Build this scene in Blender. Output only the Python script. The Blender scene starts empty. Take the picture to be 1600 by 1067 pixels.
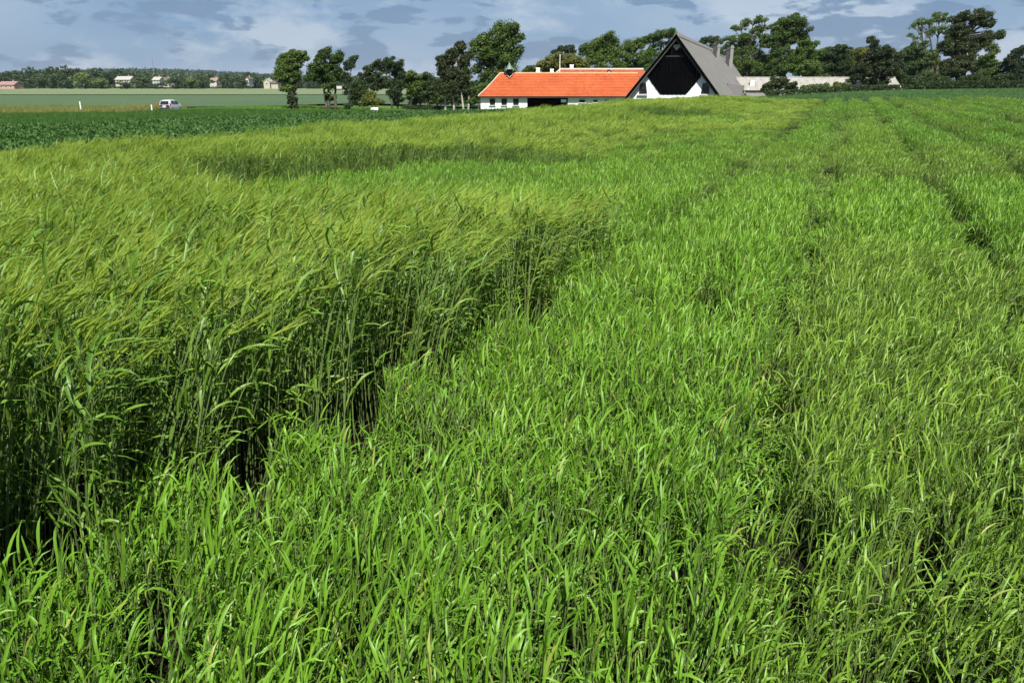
import bpy, bmesh, math, random
import numpy as np
from mathutils import Vector, Matrix

# ------------------------------------------------------------------ camera
scene = bpy.context.scene
COL = scene.collection
EYE = 1.6
F = 1244.0
PITCH = math.atan(405.5 / F)
SP, CP = math.sin(PITCH), math.cos(PITCH)
cam_d = bpy.data.cameras.new("camera")
cam = bpy.data.objects.new("camera", cam_d)
COL.objects.link(cam)
cam.location = (0, 0, EYE)
cam.rotation_euler = (math.pi / 2 - PITCH, 0, 0)
cam_d.sensor_width = 36.0
cam_d.lens = F / 1600 * 36.0
cam_d.clip_start = 0.05
cam_d.clip_end = 12000
scene.camera = cam

# ------------------------------------------------------------------ world
SUN_EL = math.radians(53)
SUN_DIR = Vector((0.16, -0.98, 0)).normalized() * math.cos(SUN_EL) + Vector((0, 0, math.sin(SUN_EL)))
world = bpy.data.worlds.new("World")
scene.world = world
world.use_nodes = True
nt = world.node_tree
nt.nodes.clear()


def N(tree, typ, **kw):
    n = tree.nodes.new(typ)
    for k, v in kw.items():
        if k == "inp":
            for kk, vv in v.items():
                n.inputs[kk].default_value = vv
        else:
            setattr(n, k, v)
    return n


def ramp(tree, fac, stops):
    r = N(tree, "ShaderNodeValToRGB")
    while len(r.color_ramp.elements) < len(stops):
        r.color_ramp.elements.new(0.5)
    for e, (p, c) in zip(r.color_ramp.elements, stops):
        e.position = p
        e.color = (*c, 1) if len(c) == 3 else c
    tree.links.new(fac, r.inputs[0])
    return r.outputs[0]


def mix(tree, fac, a, b, blend="MIX"):
    m = N(tree, "ShaderNodeMix", data_type="RGBA", blend_type=blend)
    for i, v in ((0, fac), (6, a), (7, b)):
        if isinstance(v, (int, float)):
            m.inputs[i].default_value = v
        elif isinstance(v, tuple):
            m.inputs[i].default_value = (*v, 1)
        else:
            tree.links.new(v, m.inputs[i])
    return m.outputs[2]


sky = N(nt, "ShaderNodeTexSky", sky_type="NISHITA", sun_disc=False)
sky.sun_elevation = SUN_EL
sky.sun_rotation = math.atan2(SUN_DIR.x, SUN_DIR.y)
sky.air_density = 1.0
sky.dust_density = 0.6
tc = N(nt, "ShaderNodeTexCoord")
mp = N(nt, "ShaderNodeMapping", inp={"Scale": (1.0, 1.0, 3.4), "Location": (0.3, 0.2, 0.05)})
nt.links.new(tc.outputs["Generated"], mp.inputs[0])
n1 = N(nt, "ShaderNodeTexNoise", inp={"Scale": 13.0, "Detail": 8.0, "Roughness": 0.52, "Distortion": 0.15})
n2 = N(nt, "ShaderNodeTexNoise", inp={"Scale": 2.3, "Detail": 4.0, "Roughness": 0.5})
nt.links.new(mp.outputs[0], n1.inputs[0])
nt.links.new(mp.outputs[0], n2.inputs[0])
puff = ramp(nt, n1.outputs[0], [(0.525, (0, 0, 0)), (0.575, (0.9, 0.9, 0.9))])
veil = ramp(nt, n2.outputs[0], [(0.33, (0, 0, 0)), (0.62, (1, 1, 1))])
SKYK = 0.86
n3 = N(nt, "ShaderNodeTexNoise", inp={"Scale": 5.5, "Detail": 9.0, "Roughness": 0.6})
mp3 = N(nt, "ShaderNodeMapping", inp={"Scale": (1.0, 1.0, 2.6), "Location": (4.1, 1.7, 2.3)})
nt.links.new(tc.outputs["Generated"], mp3.inputs[0])
nt.links.new(mp3.outputs[0], n3.inputs[0])
white = ramp(nt, n3.outputs[0], [(0.51, (0, 0, 0)), (0.62, (0.7, 0.7, 0.7))])
base = mix(nt, veil, (0.100 * SKYK, 0.188 * SKYK, 0.325 * SKYK), (0.205 * SKYK, 0.280 * SKYK, 0.395 * SKYK))
base = mix(nt, white, base, (0.345 * SKYK, 0.395 * SKYK, 0.475 * SKYK))
cloud = mix(nt, puff, base, (0.085 * SKYK, 0.150 * SKYK, 0.265 * SKYK))
skyk = mix(nt, 1.0, sky.outputs[0], (0.06, 0.06, 0.06), "MULTIPLY")
allsky = mix(nt, 0.85, skyk, cloud)
bg = N(nt, "ShaderNodeBackground", inp={"Strength": 1.0})
nt.links.new(allsky, bg.inputs[0])
wo = N(nt, "ShaderNodeOutputWorld")
nt.links.new(bg.outputs[0], wo.inputs[0])

# ------------------------------------------------------------------ sun, exposure
sun_d = bpy.data.lights.new("sun", "SUN")
sun_d.energy = 5.0
sun_d.angle = math.radians(0.55)
sun_d.color = (1.0, 0.95, 0.86)
sun = bpy.data.objects.new("sun", sun_d)
COL.objects.link(sun)
sun.location = (-30, -30, 60)
sun.rotation_euler = SUN_DIR.to_track_quat("Z", "Y").to_euler()
vs = scene.view_settings
vs.view_transform = "Standard"
vs.look = "None"
vs.exposure = 0.90
vs.gamma = 1.0
vs.use_curve_mapping = False
scene.cycles.max_bounces = 8
scene.cycles.transparent_max_bounces = 8
scene.cycles.sample_clamp_indirect = 6

# ------------------------------------------------------------------ frames of reference
ROW = math.radians(22)
SR, CR = math.sin(ROW), math.cos(ROW)


def uv(X, Y):
    return X * SR + Y * CR, X * CR - Y * SR


def xy(u, v):
    return u * SR + v * CR, u * CR - v * SR


def sstep(t, a, b):
    t = np.clip((t - a) / (b - a), 0, 1)
    return t * t * (3 - 2 * t)


def ground_z(X, Y):
    X = np.asarray(X, float)
    Y = np.asarray(Y, float)
    u, v = uv(X, Y)
    vk = [-400, -95, -80, -64, -50, -35, 0, 400]
    zk = [-2.2, -2.18, -2.05, -1.55, -1.32, -1.16, 0, 0]
    left = (np.interp(v - 3, vk, zk) + np.interp(v, vk, zk) + np.interp(np.minimum(v + 3, 0) if True else v, vk, zk)) / 3
    left = np.where(v > -6, 0.034 * np.minimum(v, 0), left)
    right = 0.28 * (1 - np.exp(-np.maximum(v, 0) * 0.035))
    z = left + right
    z = z + 0.0065 * np.clip(u - 60, 0, 90) * sstep(v, -14, 4)
    z = z - 1.15 * sstep(u, 66, 80) * sstep(-v, 15, 21) * (1 - sstep(-v, 40, 70))
    z = z - 0.5 * sstep(Y, 150, 450) * sstep(-v, 30, 80)
    d = np.hypot(X, Y)
    z = z + 0.03 * np.sin(X * 0.35 + 1.0) * np.sin(Y * 0.27) * sstep(d, 6, 20) * (1 - sstep(d, 80, 120))
    # far wooded ridge behind the village
    z = z + 22 * sstep(Y, 1150, 1900) * np.exp(-((X / np.maximum(Y, 1) + 0.46) / 0.20) ** 2) * (1 - sstep(Y, 2600, 3600))
    return z


def gz(x, y):
    return float(ground_z(x, y))


def ray(px, py):
    x = (px - 800) / F
    y = (533.5 - py) / F
    return x, CP + y * SP, -SP + y * CP


def at(px, py, Y):
    """the point seen at that place of the photo, Y metres ahead of the camera"""
    d = ray(px, py)
    t = Y / d[1]
    return Vector((d[0] * t, Y, EYE + d[2] * t))


def mpp(Y):
    return Y / 1340.0  # metres per photo pixel near the horizon


# ------------------------------------------------------------------ materials
def new_mat(name):
    m = bpy.data.materials.new(name)
    m.use_nodes = True
    t = m.node_tree
    return m, t, t.nodes["Principled BSDF"], t.nodes["Material Output"]


def plain(name, col, rough=0.8, var=0.15, scale=3.0, bump=0.0, bscale=40.0, metallic=0.0, spec=0.3, detail=6.0):
    m, t, p, o = new_mat(name)
    g = N(t, "ShaderNodeTexCoord")
    n = N(t, "ShaderNodeTexNoise", inp={"Scale": scale, "Detail": detail, "Roughness": 0.6})
    t.links.new(g.outputs["Object"], n.inputs[0])
    lo = tuple(c * (1 - var) for c in col)
    hi = tuple(min(1, c * (1 + var)) for c in col)
    t.links.new(ramp(t, n.outputs[0], [(0.3, lo), (0.7, hi)]), p.inputs["Base Color"])
    p.inputs["Roughness"].default_value = rough
    p.inputs["Metallic"].default_value = metallic
    p.inputs["Specular IOR Level"].default_value = spec
    if bump:
        n3 = N(t, "ShaderNodeTexNoise", inp={"Scale": bscale, "Detail": 4.0})
        t.links.new(g.outputs["Object"], n3.inputs[0])
        b = N(t, "ShaderNodeBump", inp={"Strength": bump, "Distance": 0.03})
        t.links.new(n3.outputs[0], b.inputs["Height"])
        t.links.new(b.outputs[0], p.inputs["Normal"])
    return m


def leafy(name, a, b, trans=0.35, rough=0.5, instancer=True, wscale=0.9, spec=0.3, tcol=None, islands=0.35):
    """leaf tissue: tint per plant, patches across the field, a little per leaf, light passing through"""
    m, t, p, o = new_mat(name)
    if instancer:
        at_ = N(t, "ShaderNodeAttribute", attribute_type="INSTANCER", attribute_name="tint")
        f0 = at_.outputs["Fac"]
    else:
        oi = N(t, "ShaderNodeObjectInfo")
        f0 = oi.outputs["Random"]
    geo = N(t, "ShaderNodeNewGeometry")
    pos = geo.outputs["Position"]
    n = N(t, "ShaderNodeTexNoise", inp={"Scale": wscale, "Detail": 3.0})
    t.links.new(pos, n.inputs[0])
    s1 = N(t, "ShaderNodeMath", operation="MULTIPLY_ADD", inp={1: 0.5, 2: 0.0})
    t.links.new(f0, s1.inputs[0])
    s2 = N(t, "ShaderNodeMath", operation="MULTIPLY_ADD", inp={1: islands})
    t.links.new(geo.outputs["Random Per Island"], s2.inputs[0])
    t.links.new(s1.outputs[0], s2.inputs[2])
    s3 = N(t, "ShaderNodeMath", operation="MULTIPLY_ADD", inp={1: 0.5})
    t.links.new(n.outputs[0], s3.inputs[0])
    t.links.new(s2.outputs[0], s3.inputs[2])
    mid = tuple((x + y) / 2 for x, y in zip(a, b))
    c = ramp(t, s3.outputs[0], [(0.2, a), (0.6, mid), (1.0, b)])
    if instancer:
        old = N(t, "ShaderNodeMath", operation="GREATER_THAN", inp={1: 0.985})
        t.links.new(geo.outputs["Random Per Island"], old.inputs[0])
        c = mix(t, old.outputs[0], c, (0.210, 0.255, 0.045))
    t.links.new(c, p.inputs["Base Color"])
    p.inputs["Roughness"].default_value = rough
    p.inputs["Specular IOR Level"].default_value = spec
    tr = N(t, "ShaderNodeBsdfTranslucent")
    tc2 = mix(t, 1.0, c, tcol or (1.25, 1.25, 0.6), "MULTIPLY")
    t.links.new(tc2, tr.inputs[0])
    ms = N(t, "ShaderNodeMixShader", inp={0: trans})
    t.links.new(p.outputs[0], ms.inputs[1])
    t.links.new(tr.outputs[0], ms.inputs[2])
    t.links.new(ms.outputs[0], o.inputs[0])
    return m


M = {}
M["short"] = leafy("bright_barley_leaf", (0.050, 0.150, 0.010), (0.165, 0.315, 0.026), 0.22, 0.42)
M["olive"] = leafy("olive_barley_leaf", (0.062, 0.148, 0.012), (0.180, 0.300, 0.030), 0.22, 0.42)
M["tall"] = leafy("tall_barley_leaf", (0.050, 0.130, 0.013), (0.150, 0.255, 0.030), 0.22, 0.42)
M["stem"] = leafy("barley_stem", (0.080, 0.140, 0.035), (0.150, 0.215, 0.065), 0.15, 0.5)
M["ear"] = leafy("barley_ear", (0.145, 0.255, 0.020), (0.345, 0.420, 0.066), 0.36, 0.5, wscale=0.35)
M["beet"] = leafy("beet_leaf", (0.026, 0.076, 0.015), (0.068, 0.145, 0.030), 0.25, 0.55, wscale=0.3, spec=0.22)
M["cereal"] = leafy("young_cereal_leaf", (0.030, 0.090, 0.014), (0.070, 0.160, 0.025), 0.3, 0.5, wscale=0.12)
M["bluegreen"] = leafy("bluegreen_crop_leaf", (0.040, 0.105, 0.030), (0.085, 0.170, 0.048), 0.3, 0.5, wscale=0.12)
M["verge"] = leafy("verge_grass_blade", (0.070, 0.140, 0.020), (0.240, 0.240, 0.080), 0.3, 0.6, wscale=0.10)
M["verge_green"] = leafy("green_verge_blade", (0.060, 0.150, 0.015), (0.130, 0.240, 0.030), 0.3, 0.6, wscale=0.10)
M["bark"] = plain("bark", (0.085, 0.070, 0.055), 0.9, 0.35, 4.0, 0.6, 14)
M["bark_dark"] = plain("dark_bark", (0.035, 0.030, 0.024), 0.9, 0.35, 4.0, 0.6, 14)
M["bark_pale"] = plain("pale_bark", (0.33, 0.30, 0.26), 0.85, 0.4, 3.0, 0.5, 10)
TREE_COLS = {
    "dark": ((0.016, 0.036, 0.010), (0.055, 0.095, 0.022)),
    "mid": ((0.022, 0.056, 0.010), (0.105, 0.168, 0.028)),
    "bright": ((0.026, 0.068, 0.010), (0.095, 0.165, 0.026)),
    "maple": ((0.026, 0.064, 0.010), (0.130, 0.200, 0.028)),
    "willow": ((0.070, 0.085, 0.012), (0.160, 0.170, 0.030)),
    "brown": ((0.016, 0.030, 0.010), (0.058, 0.082, 0.022)),
    "pine": ((0.014, 0.028, 0.016), (0.040, 0.065, 0.028)),
    "pale": ((0.035, 0.075, 0.022), (0.115, 0.170, 0.055)),
    "yellow": ((0.080, 0.110, 0.015), (0.190, 0.210, 0.035)),
    "far": ((0.014, 0.036, 0.015), (0.056, 0.088, 0.032)),
    "farlight": ((0.040, 0.085, 0.022), (0.110, 0.160, 0.045)),
}
for k, (a, b) in TREE_COLS.items():
    if not k.startswith("far"):
        a, b = tuple(x * 0.85 for x in a), tuple(x * 0.80 for x in b)
    M["leaf_" + k] = leafy(k + "_foliage", a, b, 0.28, 0.5, instancer=False, wscale=0.5, islands=0.5)
M["soil"] = plain("dark_soil", (0.040, 0.030, 0.022), 0.95, 0.4, 5.0, 0.6, 30)
M["white"] = plain("white_limewash", (0.80, 0.80, 0.78), 0.85, 0.05, 1.5, 0.25, 12)
M["black_timber"] = plain("black_tarred_timber", (0.0018, 0.0018, 0.0018), 1.0, 0.35, 6.0, 0.0, 20, spec=0.0)
M["pane"] = plain("dark_glass", (0.012, 0.014, 0.017), 0.12, 0.2, 2.0, spec=0.5)
M["frame_dark"] = plain("dark_frame_paint", (0.018, 0.020, 0.022), 0.5, 0.15, 5)
M["frame_white"] = plain("white_frame_paint", (0.78, 0.78, 0.76), 0.5, 0.05, 5)
M["sill"] = plain("stone_sill", (0.50, 0.49, 0.46), 0.8, 0.1, 6)
M["slate"] = plain("plum_grey_slate", (0.165, 0.150, 0.160), 0.85, 0.12, 4.0, 0.3, 20)
M["tile_ridge"] = plain("orange_ridge_tiles", (0.56, 0.25, 0.13), 0.85, 0.2, 3.0, 0.3, 20)
M["copper"] = plain("weathered_copper", (0.130, 0.180, 0.155), 0.6, 0.3, 3.0, 0.2, 20)
M["ridge_mortar"] = plain("pale_ridge_mortar", (0.42, 0.36, 0.31), 0.9, 0.12, 4.0, 0.3, 20)
M["chimney_dark"] = plain("dark_brick", (0.055, 0.052, 0.055), 0.9, 0.25, 6.0, 0.4, 20)
M["chimney_pale"] = plain("grey_render", (0.22, 0.215, 0.21), 0.9, 0.12, 4.0, 0.3, 20)
M["asphalt"] = plain("asphalt", (0.055, 0.055, 0.058), 0.9, 0.15, 2.0, 0.3, 60)
M["road_paint"] = plain("road_paint", (0.72, 0.72, 0.70), 0.7, 0.1, 5)
M["post"] = plain("white_plastic", (0.80, 0.80, 0.78), 0.5, 0.05, 5)
M["rubber"] = plain("tyre_rubber", (0.02, 0.02, 0.02), 0.85, 0.2, 8)
M["silver"] = plain("silver_car_paint", (0.52, 0.53, 0.55), 0.28, 0.04, 3, metallic=0.35, spec=0.5)
M["white_paint"] = plain("white_car_paint", (0.78, 0.79, 0.80), 0.3, 0.03, 3, spec=0.5)
M["rim"] = plain("alloy", (0.5, 0.5, 0.52), 0.35, 0.05, 6, metallic=0.8)
M["red_lens"] = plain("red_lens", (0.35, 0.02, 0.02), 0.25, 0.1, 6)
M["bumper"] = plain("black_bumper", (0.03, 0.03, 0.032), 0.6, 0.1, 6)
M["plate"] = plain("number_plate", (0.75, 0.75, 0.70), 0.5, 0.03, 6)
M["steel"] = plain("galvanised_steel", (0.22, 0.23, 0.25), 0.5, 0.1, 3, metallic=0.4)
M["red_roof_far"] = plain("far_red_tiles", (0.24, 0.145, 0.12), 0.85, 0.2, 1.2)
M["pale_roof_far"] = plain("far_pale_roof", (0.30, 0.29, 0.275), 0.8, 0.1, 1.0)
M["brown_roof_far"] = plain("far_brown_roof", (0.11, 0.085, 0.07), 0.85, 0.2, 1.0)
M["cream"] = plain("cream_wall", (0.36, 0.33, 0.26), 0.85, 0.08, 1.0)
M["far_white"] = plain("far_dull_white_wall", (0.40, 0.39, 0.37), 0.85, 0.08, 1.0)
M["brickpink"] = plain("pinkish_brick", (0.34, 0.22, 0.19), 0.85, 0.12, 1.0)


def tile_mat(name, lo, hi, dark, pitch=0.24):
    m, t, p, o = new_mat(name)
    g = N(t, "ShaderNodeTexCoord")
    n = N(t, "ShaderNodeTexNoise", inp={"Scale": 0.55, "Detail": 5.0, "Roughness": 0.65})
    t.links.new(g.outputs["Object"], n.inputs[0])
    geo = N(t, "ShaderNodeNewGeometry")
    c1 = ramp(t, n.outputs[0], [(0.3, lo), (0.7, hi)])
    mp_ = N(t, "ShaderNodeMapping", inp={"Scale": (1 / pitch, 3.2, 3.2)})
    t.links.new(g.outputs["Object"], mp_.inputs[0])
    wn = N(t, "ShaderNodeTexWhiteNoise")
    fl = N(t, "ShaderNodeVectorMath", operation="FLOOR")
    t.links.new(mp_.outputs[0], fl.inputs[0])
    t.links.new(fl.outputs[0], wn.inputs[0])
    c2 = ramp(t, wn.outputs[0], [(0.0, dark), (0.10, (0.93, 0.93, 0.93)), (1.0, (1.06, 1.06, 1.06))])
    c = mix(t, 1.0, c1, c2, "MULTIPLY")
    # soot and lichen
    n2 = N(t, "ShaderNodeTexNoise", inp={"Scale": 2.6, "Detail": 7.0, "Roughness": 0.75})
    t.links.new(g.outputs["Object"], n2.inputs[0])
    st = ramp(t, n2.outputs[0], [(0.50, (0, 0, 0)), (0.74, (0.7, 0.7, 0.7))])
    c = mix(t, st, c, (0.16, 0.075, 0.045))
    t.links.new(c, p.inputs["Base Color"])
    p.inputs["Roughness"].default_value = 0.8
    p.inputs["Specular IOR Level"].default_value = 0.25
    w = N(t, "ShaderNodeTexWave", wave_type="BANDS", bands_direction="X", inp={"Scale": 1 / pitch / 3.14159 * 0.5 * 3.14159 / 3.14159})
    w.inputs["Scale"].default_value = 2 * math.pi / pitch / 20.0
    t.links.new(g.outputs["Object"], w.inputs[0])
    b = N(t, "ShaderNodeBump", inp={"Strength": 0.7, "Distance": 0.04})
    t.links.new(w.outputs[0], b.inputs["Height"])
    t.links.new(b.outputs[0], p.inputs["Normal"])
    return m


M["tiles"] = tile_mat("orange_pantiles", (0.33, 0.066, 0.018), (0.44, 0.104, 0.032), (0.80, 0.78, 0.78))
M["tiles_old"] = tile_mat("older_red_pantiles", (0.34, 0.085, 0.040), (0.44, 0.125, 0.060), (0.55, 0.55, 0.55))


def roof_grey(name, base, streak):
    m, t, p, o = new_mat(name)
    g = N(t, "ShaderNodeTexCoord")
    mp_ = N(t, "ShaderNodeMapping", inp={"Scale": (1.2, 1.2, 0.3)})
    t.links.new(g.outputs["Object"], mp_.inputs[0])
    n = N(t, "ShaderNodeTexNoise", inp={"Scale": 1.3, "Detail": 8.0, "Roughness": 0.7})
    t.links.new(mp_.outputs[0], n.inputs[0])
    n2 = N(t, "ShaderNodeTexNoise", inp={"Scale": 0.9, "Detail": 9.0, "Roughness": 0.8})
    t.links.new(g.outputs["Object"], n2.inputs[0])
    c = ramp(t, n.outputs[0], [(0.3, tuple(x * 0.75 for x in base)), (0.7, tuple(x * 1.2 for x in base))])
    f = ramp(t, n2.outputs[0], [(0.575, (0, 0, 0)), (0.66, (0.8, 0.8, 0.8))])
    c = mix(t, f, c, streak)
    t.links.new(c, p.inputs["Base Color"])
    p.inputs["Roughness"].default_value = 0.9
    b = N(t, "ShaderNodeBump", inp={"Strength": 0.6, "Distance": 0.06})
    n4 = N(t, "ShaderNodeTexNoise", inp={"Scale": 9.0, "Detail": 6.0})
    t.links.new(g.outputs["Object"], n4.inputs[0])
    t.links.new(n4.outputs[0], b.inputs["Height"])
    t.links.new(b.outputs[0], p.inputs["Normal"])
    return m


M["thatch"] = roof_grey("grey_thatch", (0.135, 0.130, 0.120), (0.38, 0.37, 0.35))
M["fibre"] = roof_grey("fibre_cement", (0.25, 0.24, 0.215), (0.36, 0.35, 0.32))


def field_mat(name, a, b, scale, dirscale=(1, 1, 1), line=None):
    m, t, p, o = new_mat(name)
    geo = N(t, "ShaderNodeNewGeometry")
    mp_ = N(t, "ShaderNodeMapping", inp={"Scale": dirscale})
    t.links.new(geo.outputs["Position"], mp_.inputs[0])
    n = N(t, "ShaderNodeTexNoise", inp={"Scale": scale, "Detail": 9.0, "Roughness": 0.7})
    t.links.new(mp_.outputs[0], n.inputs[0])
    c = ramp(t, n.outputs[0], [(0.28, a), (0.72, b)])
    t.links.new(c, p.inputs["Base Color"])
    p.inputs["Roughness"].default_value = 0.85
    p.inputs["Specular IOR Level"].default_value = 0.15
    n2 = N(t, "ShaderNodeTexNoise", inp={"Scale": 6.0, "Detail": 3.0})
    t.links.new(geo.outputs["Position"], n2.inputs[0])
    bb = N(t, "ShaderNodeBump", inp={"Strength": 0.9, "Distance": 0.3})
    t.links.new(n2.outputs[0], bb.inputs["Height"])
    t.links.new(bb.outputs[0], p.inputs["Normal"])
    return m


M["field_dark"] = field_mat("grey_green_crop", (0.052, 0.092, 0.042), (0.082, 0.128, 0.060), 0.02, (1, 4, 1))
M["field_light"] = field_mat("pale_green_crop", (0.115, 0.158, 0.074), (0.160, 0.200, 0.098), 0.015, (1, 3, 1))
M["meadow"] = field_mat("meadow", (0.050, 0.100, 0.028), (0.095, 0.150, 0.045), 0.05)
M["forest_floor"] = field_mat("far_land", (0.020, 0.045, 0.020), (0.040, 0.075, 0.030), 0.01)


# ------------------------------------------------------------------ mesh helpers
class MB:
    def __init__(self):
        self.v, self.f, self.mi = [], [], []

    def add(self, verts, faces, mi=0):
        o = len(self.v)
        self.v += [tuple(p) for p in verts]
        self.f += [tuple(i + o for i in fc) for fc in faces]
        self.mi += [mi] * len(faces)
        return self

    def box(self, c, s, mi=0, ax=None):
        """box with centre c and full sizes s, ax = optional 3 axes"""
        c = Vector(c)
        ax = ax or (Vector((1, 0, 0)), Vector((0, 1, 0)), Vector((0, 0, 1)))
        vs_ = []
        for k in (-1, 1):
            for j in (-1, 1):
                for i in (-1, 1):
                    vs_.append(c + ax[0] * (i * s[0] / 2) + ax[1] * (j * s[1] / 2) + ax[2] * (k * s[2] / 2))
        return self.add(vs_, [(0, 2, 3, 1), (4, 5, 7, 6), (0, 1, 5, 4), (2, 6, 7, 3), (0, 4, 6, 2), (1, 3, 7, 5)], mi)

    def prism(self, poly, d, mi=0):
        """polygon (list of Vector) swept along vector d"""
        n = len(poly)
        d = Vector(d)
        vs_ = [Vector(p) for p in poly] + [Vector(p) + d for p in poly]
        fs = [tuple(range(n))[::-1], tuple(range(n, 2 * n))] + [(i, (i + 1) % n, n + (i + 1) % n, n + i) for i in range(n)]
        return self.add(vs_, fs, mi)

    def tube(self, pts, rads, n=6, mi=0, cap=True):
        pts = [Vector(p) for p in pts]
        vs_, fs = [], []
        for i, p in enumerate(pts):
            d = (pts[min(i + 1, len(pts) - 1)] - pts[max(i - 1, 0)])
            d = d.normalized() if d.length > 1e-6 else Vector((0, 0, 1))
            a = d.cross(Vector((0.31, 0.95, 0.1)))
            a = a.normalized() if a.length > 1e-4 else Vector((1, 0, 0))
            b = d.cross(a)
            for k in range(n):
                th = 2 * math.pi * k / n
                vs_.append(p + (a * math.cos(th) + b * math.sin(th)) * rads[i])
        for i in range(len(pts) - 1):
            for k in range(n):
                fs.append((i * n + k, i * n + (k + 1) % n, (i + 1) * n + (k + 1) % n, (i + 1) * n + k))
        if cap:
            fs.append(tuple(range(n))[::-1])
            fs.append(tuple((len(pts) - 1) * n + k for k in range(n)))
        return self.add(vs_, fs, mi)

    def build(self, name, mats, parent=None, smooth=False, link=True):
        me = bpy.data.meshes.new(name)
        me.from_pydata(self.v, [], self.f)
        mats = mats if isinstance(mats, (list, tuple)) else [mats]
        for m in mats:
            me.materials.append(m)
        if len(mats) > 1:
            me.polygons.foreach_set("material_index", self.mi)
        if smooth:
            me.polygons.foreach_set("use_smooth", [True] * len(me.polygons))
        me.update()
        o = bpy.data.objects.new(name, me)
        if link:
            COL.objects.link(o)
        if parent:
            o.parent = parent
        return o


def tag(o, label=None, cat=None, group=None, kind=None):
    if label:
        o["label"] = label
    if cat:
        o["category"] = cat
    if group:
        o["group"] = group
    if kind:
        o["kind"] = kind
    return o


def empty(name, loc, rz=0.0):
    o = bpy.data.objects.new(name, None)
    o.empty_display_size = 0.3
    o.location = loc
    o.rotation_euler = (0, 0, rz)
    COL.objects.link(o)
    return o


# ------------------------------------------------------------------ the ground
def axis(lo, hi, n, k):
    t = np.linspace(math.asinh(lo / k), math.asinh(hi / k), n)
    return np.sinh(t) * k


def sheet(name, xs, ys, zoff, mat, kind="structure", zfun=None):
    XX, YY = np.meshgrid(xs, ys)
    ZZ = ground_z(XX, YY) + zoff
    if zfun is not None:
        ZZ = ZZ + zfun(XX, YY)
    nx, ny = len(xs), len(ys)
    v = np.stack([XX, YY, ZZ], -1).reshape(-1, 3)
    idx = np.arange(nx * ny).reshape(ny, nx)
    f = np.stack([idx[:-1, :-1], idx[:-1, 1:], idx[1:, 1:], idx[1:, :-1]], -1).reshape(-1, 4)
    me = bpy.data.meshes.new(name)
    me.from_pydata(v.tolist(), [], f.tolist())
    me.materials.append(mat)
    me.polygons.foreach_set("use_smooth", [True] * len(me.polygons))
    o = bpy.data.objects.new(name, me)
    COL.objects.link(o)
    o["kind"] = kind
    return o


M["ground"] = None


def ground_mat():
    m, t, p, o = new_mat("earth_and_meadow")
    geo = N(t, "ShaderNodeNewGeometry")
    n = N(t, "ShaderNodeTexNoise", inp={"Scale": 5.0, "Detail": 8.0, "Roughness": 0.7})
    t.links.new(geo.outputs["Position"], n.inputs[0])
    soil = ramp(t, n.outputs[0], [(0.3, (0.006, 0.005, 0.0035)), (0.7, (0.016, 0.013, 0.009))])
    n2 = N(t, "ShaderNodeTexNoise", inp={"Scale": 0.05, "Detail": 9.0, "Roughness": 0.7})
    t.links.new(geo.outputs["Position"], n2.inputs[0])
    grass = ramp(t, n2.outputs[0], [(0.3, (0.045, 0.095, 0.025)), (0.7, (0.095, 0.150, 0.045))])
    ln = N(t, "ShaderNodeVectorMath", operation="LENGTH")
    t.links.new(geo.outputs["Position"], ln.inputs[0])
    far = N(t, "ShaderNodeMapRange", inp={1: 70.0, 2: 85.0})
    t.links.new(ln.outputs["Value"], far.inputs[0])
    c = mix(t, far.outputs[0], soil, grass)
    t.links.new(c, p.inputs["Base Color"])
    p.inputs["Roughness"].default_value = 1.0
    p.inputs["Specular IOR Level"].default_value = 0.03
    b = N(t, "ShaderNodeBump", inp={"Strength": 0.8, "Distance": 0.05})
    t.links.new(n.outputs[0], b.inputs["Height"])
    t.links.new(b.outputs[0], p.inputs["Normal"])
    return m


ground = sheet("ground", axis(-5000, 5000, 260, 12), axis(-600, 7000, 260, 12), 0.0, ground_mat())
ground["label"] = "dark soil and meadow land under and between the fields"

# far fields beyond the road: their crop stands knee high above the soil
fx = axis(-700, 160, 90, 60)
far_field = sheet("field", fx, np.linspace(120, 238, 40), 0.28, M["field_dark"])
far_field["label"] = "flat grey green field beyond the road and the roadside trees"
light_field = sheet("field", fx, np.linspace(236, 505, 40), 0.44, M["field_light"])
light_field["label"] = "paler green far field in front of the village hedges"

# road: runs away from the camera on the left
RX = -43.4
road = sheet("road", np.array([RX - 2.6, RX - 1.3, RX, RX + 1.3, RX + 2.6]), np.linspace(-60, 118, 60), 0.03, M["asphalt"])
road["label"] = "narrow asphalt country road half hidden by the crop"
for s in (-1, 1):
    e = sheet("road_marking", np.array([RX + s * 2.4 - 0.06, RX + s * 2.4 + 0.06]), np.linspace(-60, 118, 60), 0.036, M["road_paint"])
    e["label"] = "white edge line painted along the road"

# ------------------------------------------------------------------ plants in the fields
rng = np.random.default_rng(7)
WIND = Vector((0.96, 0.22, 0.0)).normalized()


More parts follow.
